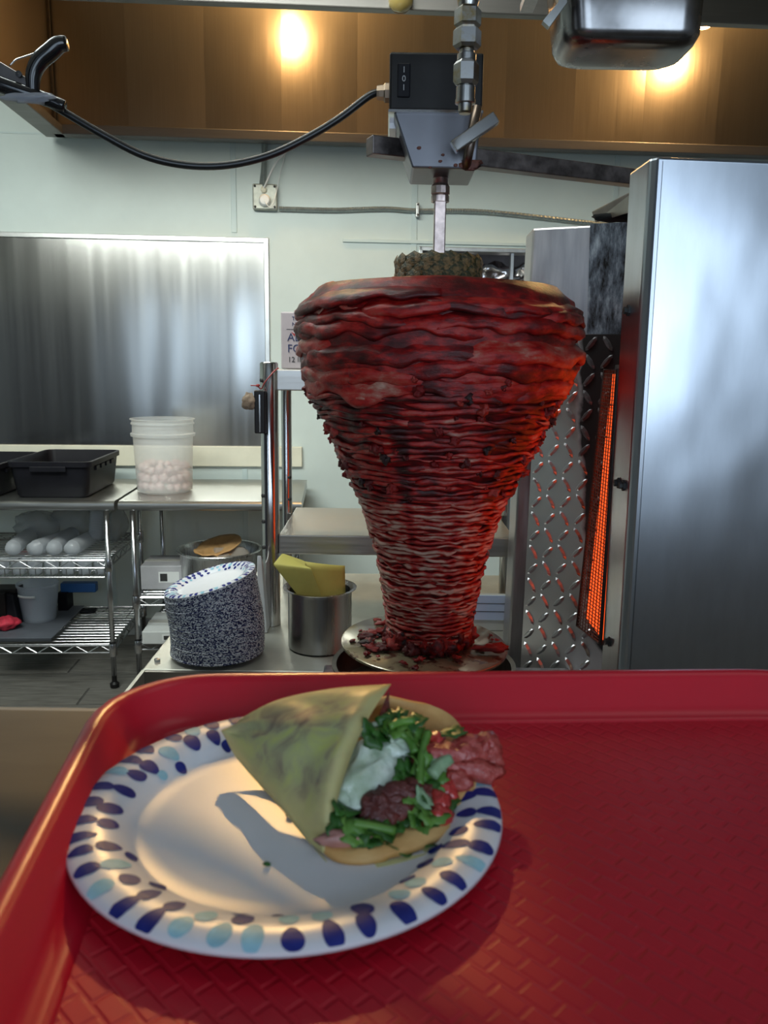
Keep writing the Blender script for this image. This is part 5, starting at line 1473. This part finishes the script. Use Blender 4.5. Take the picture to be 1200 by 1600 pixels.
def paper_mat():
    mt = bpy.data.materials.new('wrap_paper'); mt.use_nodes = True; nt = mt.node_tree; b = nt.nodes['Principled BSDF']; out = nt.nodes['Material Output']
    tc = nt.nodes.new('ShaderNodeTexCoord')
    n = nt.nodes.new('ShaderNodeTexNoise'); n.inputs['Scale'].default_value = 55; n.inputs['Detail'].default_value = 4; n.inputs['Distortion'].default_value = .8
    nt.links.new(tc.outputs['Object'], n.inputs['Vector'])
    at = nt.nodes.new('ShaderNodeAttribute'); at.attribute_name = 'soak'
    rp = nt.nodes.new('ShaderNodeValToRGB'); e = rp.color_ramp.elements
    e[0].position = .32; e[0].color = (.20, .17, .15, 1); e[1].position = .66; e[1].color = (.62, .68, .24, 1)
    x = e.new(.42); x.color = (.40, .36, .24, 1); x = e.new(.53); x.color = (.54, .57, .30, 1)
    nt.links.new(n.outputs['Fac'], rp.inputs['Fac'])
    mx = nt.nodes.new('ShaderNodeMixRGB'); mx.inputs['Color1'].default_value = (.74, .68, .32, 1)
    nt.links.new(at.outputs['Fac'], mx.inputs['Fac']); nt.links.new(rp.outputs['Color'], mx.inputs['Color2'])
    nt.links.new(mx.outputs[0], b.inputs['Base Color']); b.inputs['Roughness'].default_value = .42
    tl = nt.nodes.new('ShaderNodeBsdfTranslucent'); nt.links.new(mx.outputs[0], tl.inputs['Color'])
    ms = nt.nodes.new('ShaderNodeMixShader'); ms.inputs[0].default_value = .38
    nt.links.new(b.outputs[0], ms.inputs[1]); nt.links.new(tl.outputs[0], ms.inputs[2]); nt.links.new(ms.outputs[0], out.inputs['Surface'])
    n2 = nt.nodes.new('ShaderNodeTexNoise'); n2.inputs['Scale'].default_value = 40; nt.links.new(tc.outputs['Object'], n2.inputs['Vector'])
    bp = nt.nodes.new('ShaderNodeBump'); bp.inputs['Strength'].default_value = .35; bp.inputs['Distance'].default_value = .003
    nt.links.new(n2.outputs['Fac'], bp.inputs['Height']); nt.links.new(bp.outputs['Normal'], b.inputs['Normal'])
    return mt
M_wrap = paper_mat()
# front flap: between A, B, C with a soft bulge toward the viewer
A2 = T(375, 1190, .378)                                       # blunt folded tip
nrm = (B - A).cross(C_ - A).normalized()
if nrm.y > 0: nrm = -nrm
AT = T(436, 1094, .398)                                       # kink on the top edge
top_edge = bezier([A, T(392, 1118, .396), AT, T(520, 1077, .398), B], 6)
low_edge = bezier([A, A2, T(440, 1262, .340), T(478, 1310, .322), C_], 6)
nE = len(top_edge)
vsoak = []
def flap(u, v):
    i = u * (nE - 1); a = int(min(i, nE - 2)); t = i - a
    p = top_edge[a].lerp(top_edge[a + 1], t); q = low_edge[a].lerp(low_edge[a + 1], t)
    b_ = sin(pi * v) * (.004 + .012 * u) + .0025 * NZ.noise(Vector((u * 5, v * 6, 2)))* (1 if 0 < v < 1 else 0)
    if 0.999 < u: b_ = sin(pi * v) * .010
    return p.lerp(q, v) + nrm * b_
fm = MB().grid(flap, 30, 24)
for j in range(24):
    for i in range(30):
        u, v = i / 29, j / 23
        s_ = min(1, max(0, (sin(pi * min(1, v * 1.02)) * 1.5 - .15) * min(1, u * 2.2) * (1 if u < .86 else max(0, (1 - u) / .14))))
        vsoak.append(s_)
fl_ = fm.build('paper_wrap', M_wrap, taco, smooth=True, solid=.0005, attr={'soak': vsoak})
# under-wrap of the paper: follows the lower right of the cone
LPo = bezier([T(752, 1200, .372), T(752, 1225, .366), T(738, 1272, .342), T(708, 1318, .326), T(668, 1345, .3145), T(615, 1362, .307), T(560, 1364, .303), T(522, 1354, .305), C_ + Vector((0, -.001, 0))], 5)
um = MB().grid(lambda u, v: zf(cone(u, v, LPo, A + Vector((.006, 0, 0)), .007)) + Vector((0, 0, -.0008)), len(LPo), 10)
um.build('paper_underwrap', M_wrap, taco, smooth=True, solid=.0005, attr={'soak': [.15] * len(um.v)})
# filling mound
q0_, q1_, q2_ = T(600, 1100, .388), T(732, 1215, .362), T(515, 1325, .316)
pn_ = (q1_ - q0_).cross(q2_ - q0_).normalized()
if pn_.y > 0: pn_ = -pn_
def atM(px, py, off=0.0):
    d = ray(px, py); o_ = CAM - TO
    t = (q0_ - o_).dot(pn_) / d.dot(pn_)
    return o_ + d * t + pn_ * off
mc = atM(618, 1225)
M_fill = pm('chopped_filling', (.05, .010, .008), .45, col2=(.22, .035, .02), scale=120, bump=.6, bscale=200)
def mound(u, v):
    i = u * (len(LP) - 1); a = int(min(i, len(LP) - 2)); p = LP[a].lerp(LP[a + 1], i - a)
    k_ = .97 if u > .55 else lerp(.66, .97, max(0, (u - .35) / .2))
    q = mc.lerp(p, v * k_)
    return q + pn_ * ((1 - v * v) * .004 - .004 - (.97 - k_) * v * .03 + .004 * NZ.noise(q * 160))
MB().grid(mound, len(LP), 9).build('filling', M_fill, taco, smooth=True)
left_fill = MB().grid(lambda u, v: (C_.lerp(B, u)).lerp(mc, v * .8) + pn_ * (-.004 + .003 * NZ.noise(Vector((u * 9, v * 9, 4)))), 14, 8)
left_fill.build('filling', M_fill, taco, smooth=True)
# sauce
M_sauce = pm('avocado_cream', (.34, .44, .30), .28, col2=(.62, .70, .62), scale=50, thresh=(.35, .6), coat=.3, bump=.2, bscale=90)
def blob(name, px, py, off, s, mat, seed, rot=0.0, amp=.35, n=10, tilt=0.0):
    o = crumple(name, atM(px, py, off), s, mat, '', '', seed=seed, parent=taco, n=n, amp=amp)
    # local z along the mound normal, local x turned by rot on screen
    zax = pn_; xax = (cright * cos(rot) - cdown * sin(rot)); xax = (xax - zax * xax.dot(zax)).normalized(); yax = zax.cross(xax)
    Mx = Matrix.Identity(3)
    for a_ in range(3): Mx[a_][0] = xax[a_]; Mx[a_][1] = yax[a_]; Mx[a_][2] = zax[a_]
    o.rotation_euler = Mx.to_euler()
    return o
blob('sauce', 578, 1205, .001, (.024, .013, .006), M_sauce, 41, RAD(55), .45, 16)
blob('sauce', 612, 1172, .002, (.012, .008, .005), M_sauce, 42, RAD(20), .5, 12)
blob('sauce', 552, 1240, .001, (.014, .011, .005), M_sauce, 43, RAD(40), .5, 12)
blob('sauce', 580, 1152, .001, (.006, .007, .004), M_sauce, 44, 0, .5, 10)
blob('sauce', 662, 1172, .001, (.006, .008, .003), M_sauce, 45, RAD(60), .5, 10)
blob('sauce', 525, 1290, .001, (.006, .004, .003), M_sauce, 46, 0, .5, 8)
M_chunk = pm('seared_pork', (.055, .008, .008), .4, col2=(.17, .03, .022), scale=70, bump=.6, bscale=160, coat=.2)
M_pork = pm('red_pork', (.30, .020, .016), .35, col2=(.48, .11, .09), scale=90, thresh=(.35, .75), bump=.5, bscale=140, coat=.3)
for k, (px, py, off, s, r_, mt) in enumerate(((600, 1262, .004, (.011, .008, .006), 30, M_chunk), (620, 1250, .005, (.012, .006, .005), 15, M_chunk), (592, 1280, .004, (.009, .007, .005), 60, M_chunk), (615, 1272, .004, (.010, .006, .005), -10, M_chunk), (640, 1243, .004, (.010, .006, .005), 10, M_chunk), (580, 1268, .003, (.008, .006, .005), 70, M_chunk), (634, 1158, .001, (.006, .006, .004), 0, M_chunk),
        (700, 1192, .004, (.016, .008, .007), -5, M_pork), (728, 1185, .006, (.011, .008, .007), 15, M_pork), (752, 1178, .007, (.008, .007, .006), 40, M_pork), (762, 1192, .006, (.006, .007, .005), 30, M_pork), (738, 1212, .005, (.013, .006, .006), -12, M_pork), (768, 1213, .006, (.005, .003, .003), 10, M_pork), (712, 1225, .003, (.009, .006, .005), -30, M_pork),
        (537, 1318, .004, (.013, .004, .004), 12, pm('pink_onion', (.42, .20, .17), .35, var=.2, scale=60)),
        (678, 1165, .003, (.006, .0055, .005), 0, pm('tomato_dice', (.45, .035, .03), .25, var=.2, scale=60, coat=.4)), (678, 1187, .003, (.0065, .005, .004), 10, M_pork), (696, 1240, .003, (.006, .006, .004), 30, MATS['tomato_dice']), (682, 1262, .005, (.005, .006, .005), 0, MATS['tomato_dice']), (684, 1284, .005, (.006, .006, .005), 20, MATS['tomato_dice']), (662, 1300, .002, (.007, .005, .004), 0, MATS['tomato_dice']))):
    blob('meat_piece' if mt in (M_chunk, M_pork) else ('onion_strip' if mt.name.startswith('pink') else 'tomato_dice'), px, py, off, s, mt, 60 + k, RAD(r_), .4)
# cilantro
M_leaf = pm('cilantro_leaf', (.012, .050, .008), .42, col2=(.045, .15, .02), scale=50, spec=.4)
M_leaf2 = pm('cilantro_leaf_light', (.05, .15, .02), .42, col2=(.13, .27, .04), scale=50)
M_leafp = pm('onion_tops', (.17, .30, .16), .4, col2=(.32, .45, .28), scale=60)
def leaf_mb(seed, s, bend):
    rg = random.Random(seed); out = MB()
    N = 20; vs = []
    for fr in (0, .5, 1.0):
        for k in range(N):
            a = 2 * pi * k / N
            r = (.62 + .30 * abs(cos(1.5 * a)) + .13 * cos(7 * a + seed)) * s
            x = r * cos(a) * fr; y = r * sin(a) * fr * .72
            vs.append((x, y, bend * (x * x / s) - .8 * bend * y * y / s + .12 * s * NZ.noise(Vector((x / s * 3, y / s * 3, seed)))))
    fs = []
    for j in range(2):
        for k in range(N):
            if j == 0: fs.append((k, N + k, N + (k + 1) % N))
            else: fs.append((j * N + k, (j + 1) * N + k, (j + 1) * N + (k + 1) % N, j * N + (k + 1) % N))
    return out.add(vs, fs)
rl = random.Random(31)
leaves = [(596, 1138, 0), (612, 1150, 1), (628, 1140, 0), (643, 1142, 0), (600, 1160, 0), (640, 1160, 1), (618, 1128, 0), (575, 1165, 0), (700, 1157, 0),
          (648, 1195, 1), (655, 1210, 1), (664, 1180, 1), (630, 1215, 0), (622, 1230, 0), (670, 1228, 1), (680, 1205, 2), (690, 1198, 2), (642, 1272, 1), (655, 1262, 2), (632, 1285, 0), (648, 1290, 1), (668, 1250, 0), (690, 1262, 0), (615, 1295, 0),
          (520, 1290, 0), (540, 1303, 1), (525, 1305, 0), (560, 1306, 0), (580, 1310, 1), (600, 1312, 0), (615, 1325, 0), (590, 1330, 0), (572, 1325, 0), (640, 1318, 1), (655, 1325, 0), (630, 1340, 0), (598, 1352, 0), (600, 1372, 0), (594, 1382, 0), (645, 1345, 0), (560, 1335, 0), (675, 1315, 0), (550, 1318, 1), (665, 1290, 1), (528, 1275, 0)]
for k, (px, py, mt) in enumerate(leaves):
    s_ = rl.uniform(.0065, .0105)
    o = leaf_mb(k, s_, rl.uniform(-.6, .6)).build('cilantro_leaf', (M_leaf, M_leaf2, M_leafp)[mt], taco, smooth=True, solid=.0004)
    off = rl.uniform(.004, .009)
    if py > 1348: off = .006
    o.location = atM(px, py, off)
    base = Matrix.Rotation(rl.uniform(0, 6.28), 3, 'Z') 
    zax = (pn_ + Vector((rl.uniform(-.5, .5), rl.uniform(-.5, .5), rl.uniform(-.3, .5)))).normalized(); xax = zax.cross(Vector((.3, .9, .2))).normalized(); yax = zax.cross(xax)
    Mx = Matrix.Identity(3)
    for a_ in range(3): Mx[a_][0] = xax[a_]; Mx[a_][1] = yax[a_]; Mx[a_][2] = zax[a_]
    o.rotation_euler = (Mx @ base).to_euler()
for k, pts in enumerate(([(648, 1240), (650, 1205), (655, 1180), (662, 1158)], [(620, 1160), (632, 1168), (642, 1190)], [(545, 1300), (575, 1305), (610, 1312)], [(602, 1150), (620, 1142), (640, 1140)], [(668, 1225), (678, 1212), (694, 1200)])):
    P_ = bezier([atM(x, y, .008) for x, y in pts], 5)
    MB().tube(P_, .0022 if k != 4 else .0035, 6).build('cilantro_stem', M_leaf2 if k != 4 else M_leafp, taco, smooth=True)
# crumbs on the plate
for k, (px, py, s_) in enumerate(((455, 1273, .0018), (417, 1350, .0011))):
    p = atZ(px, py, PLC.z + .0025 * PSC + .0012)
    o = crumple('herb_crumb', (p.x, p.y, p.z), (s_ * 1.4, s_, .0008), M_leaf, ('larger dark herb crumb on the plate below the taco', 'tiny herb crumb near the front of the plate')[k], 'crumb', seed=k, n=6, room=False)

# made-up fixtures, out of view, around the added lamps
f_ = thing('added_fill_fixture', 'added unseen ceiling fixture for fill light over the service counter', 'ceiling light', (.9, .6, WZ - .001))
MB().box(-.63, .63, -.28, .28, -.03, 0).build('housing', M_white, f_)
f_ = thing('added_fill_fixture', 'added unseen ceiling fixture for fill light over the kitchen aisle', 'ceiling light', (-1.3, 2.1, WZ - .001), RAD(4))
MB().box(-.63, .63, -.28, .28, -.03, 0).build('housing', M_white, f_)
f_ = thing('added_wash_fixture', 'added unseen tilted fixture over the kitchen aisle washing the back wall with light', 'ceiling light', (-1.08, 1.42, 2.86), RAD(-8))
nx = Vector((0, -sin(RAD(62)), cos(RAD(62))))
up_ = Vector((0, cos(RAD(62)), sin(RAD(62))))
c_ = nx * .012
MB().prism([c_ + Vector((-1.22, 0, 0)) - up_ * .17, c_ + Vector((1.22, 0, 0)) - up_ * .17, c_ + Vector((1.22, 0, 0)) + up_ * .17, c_ + Vector((-1.22, 0, 0)) + up_ * .17],
           [c_ + nx * .05 + Vector((-1.22, 0, 0)) - up_ * .10, c_ + nx * .05 + Vector((1.22, 0, 0)) - up_ * .10, c_ + nx * .05 + Vector((1.22, 0, 0)) + up_ * .10, c_ + nx * .05 + Vector((-1.22, 0, 0)) + up_ * .10]).build('housing', M_white, f_)
for x in (-1.0, 1.0): MB().box(x - .006, x + .006, -.03, -.018, .03, WZ - 2.86 - .001).build('hanger_rod', M_frame, f_)
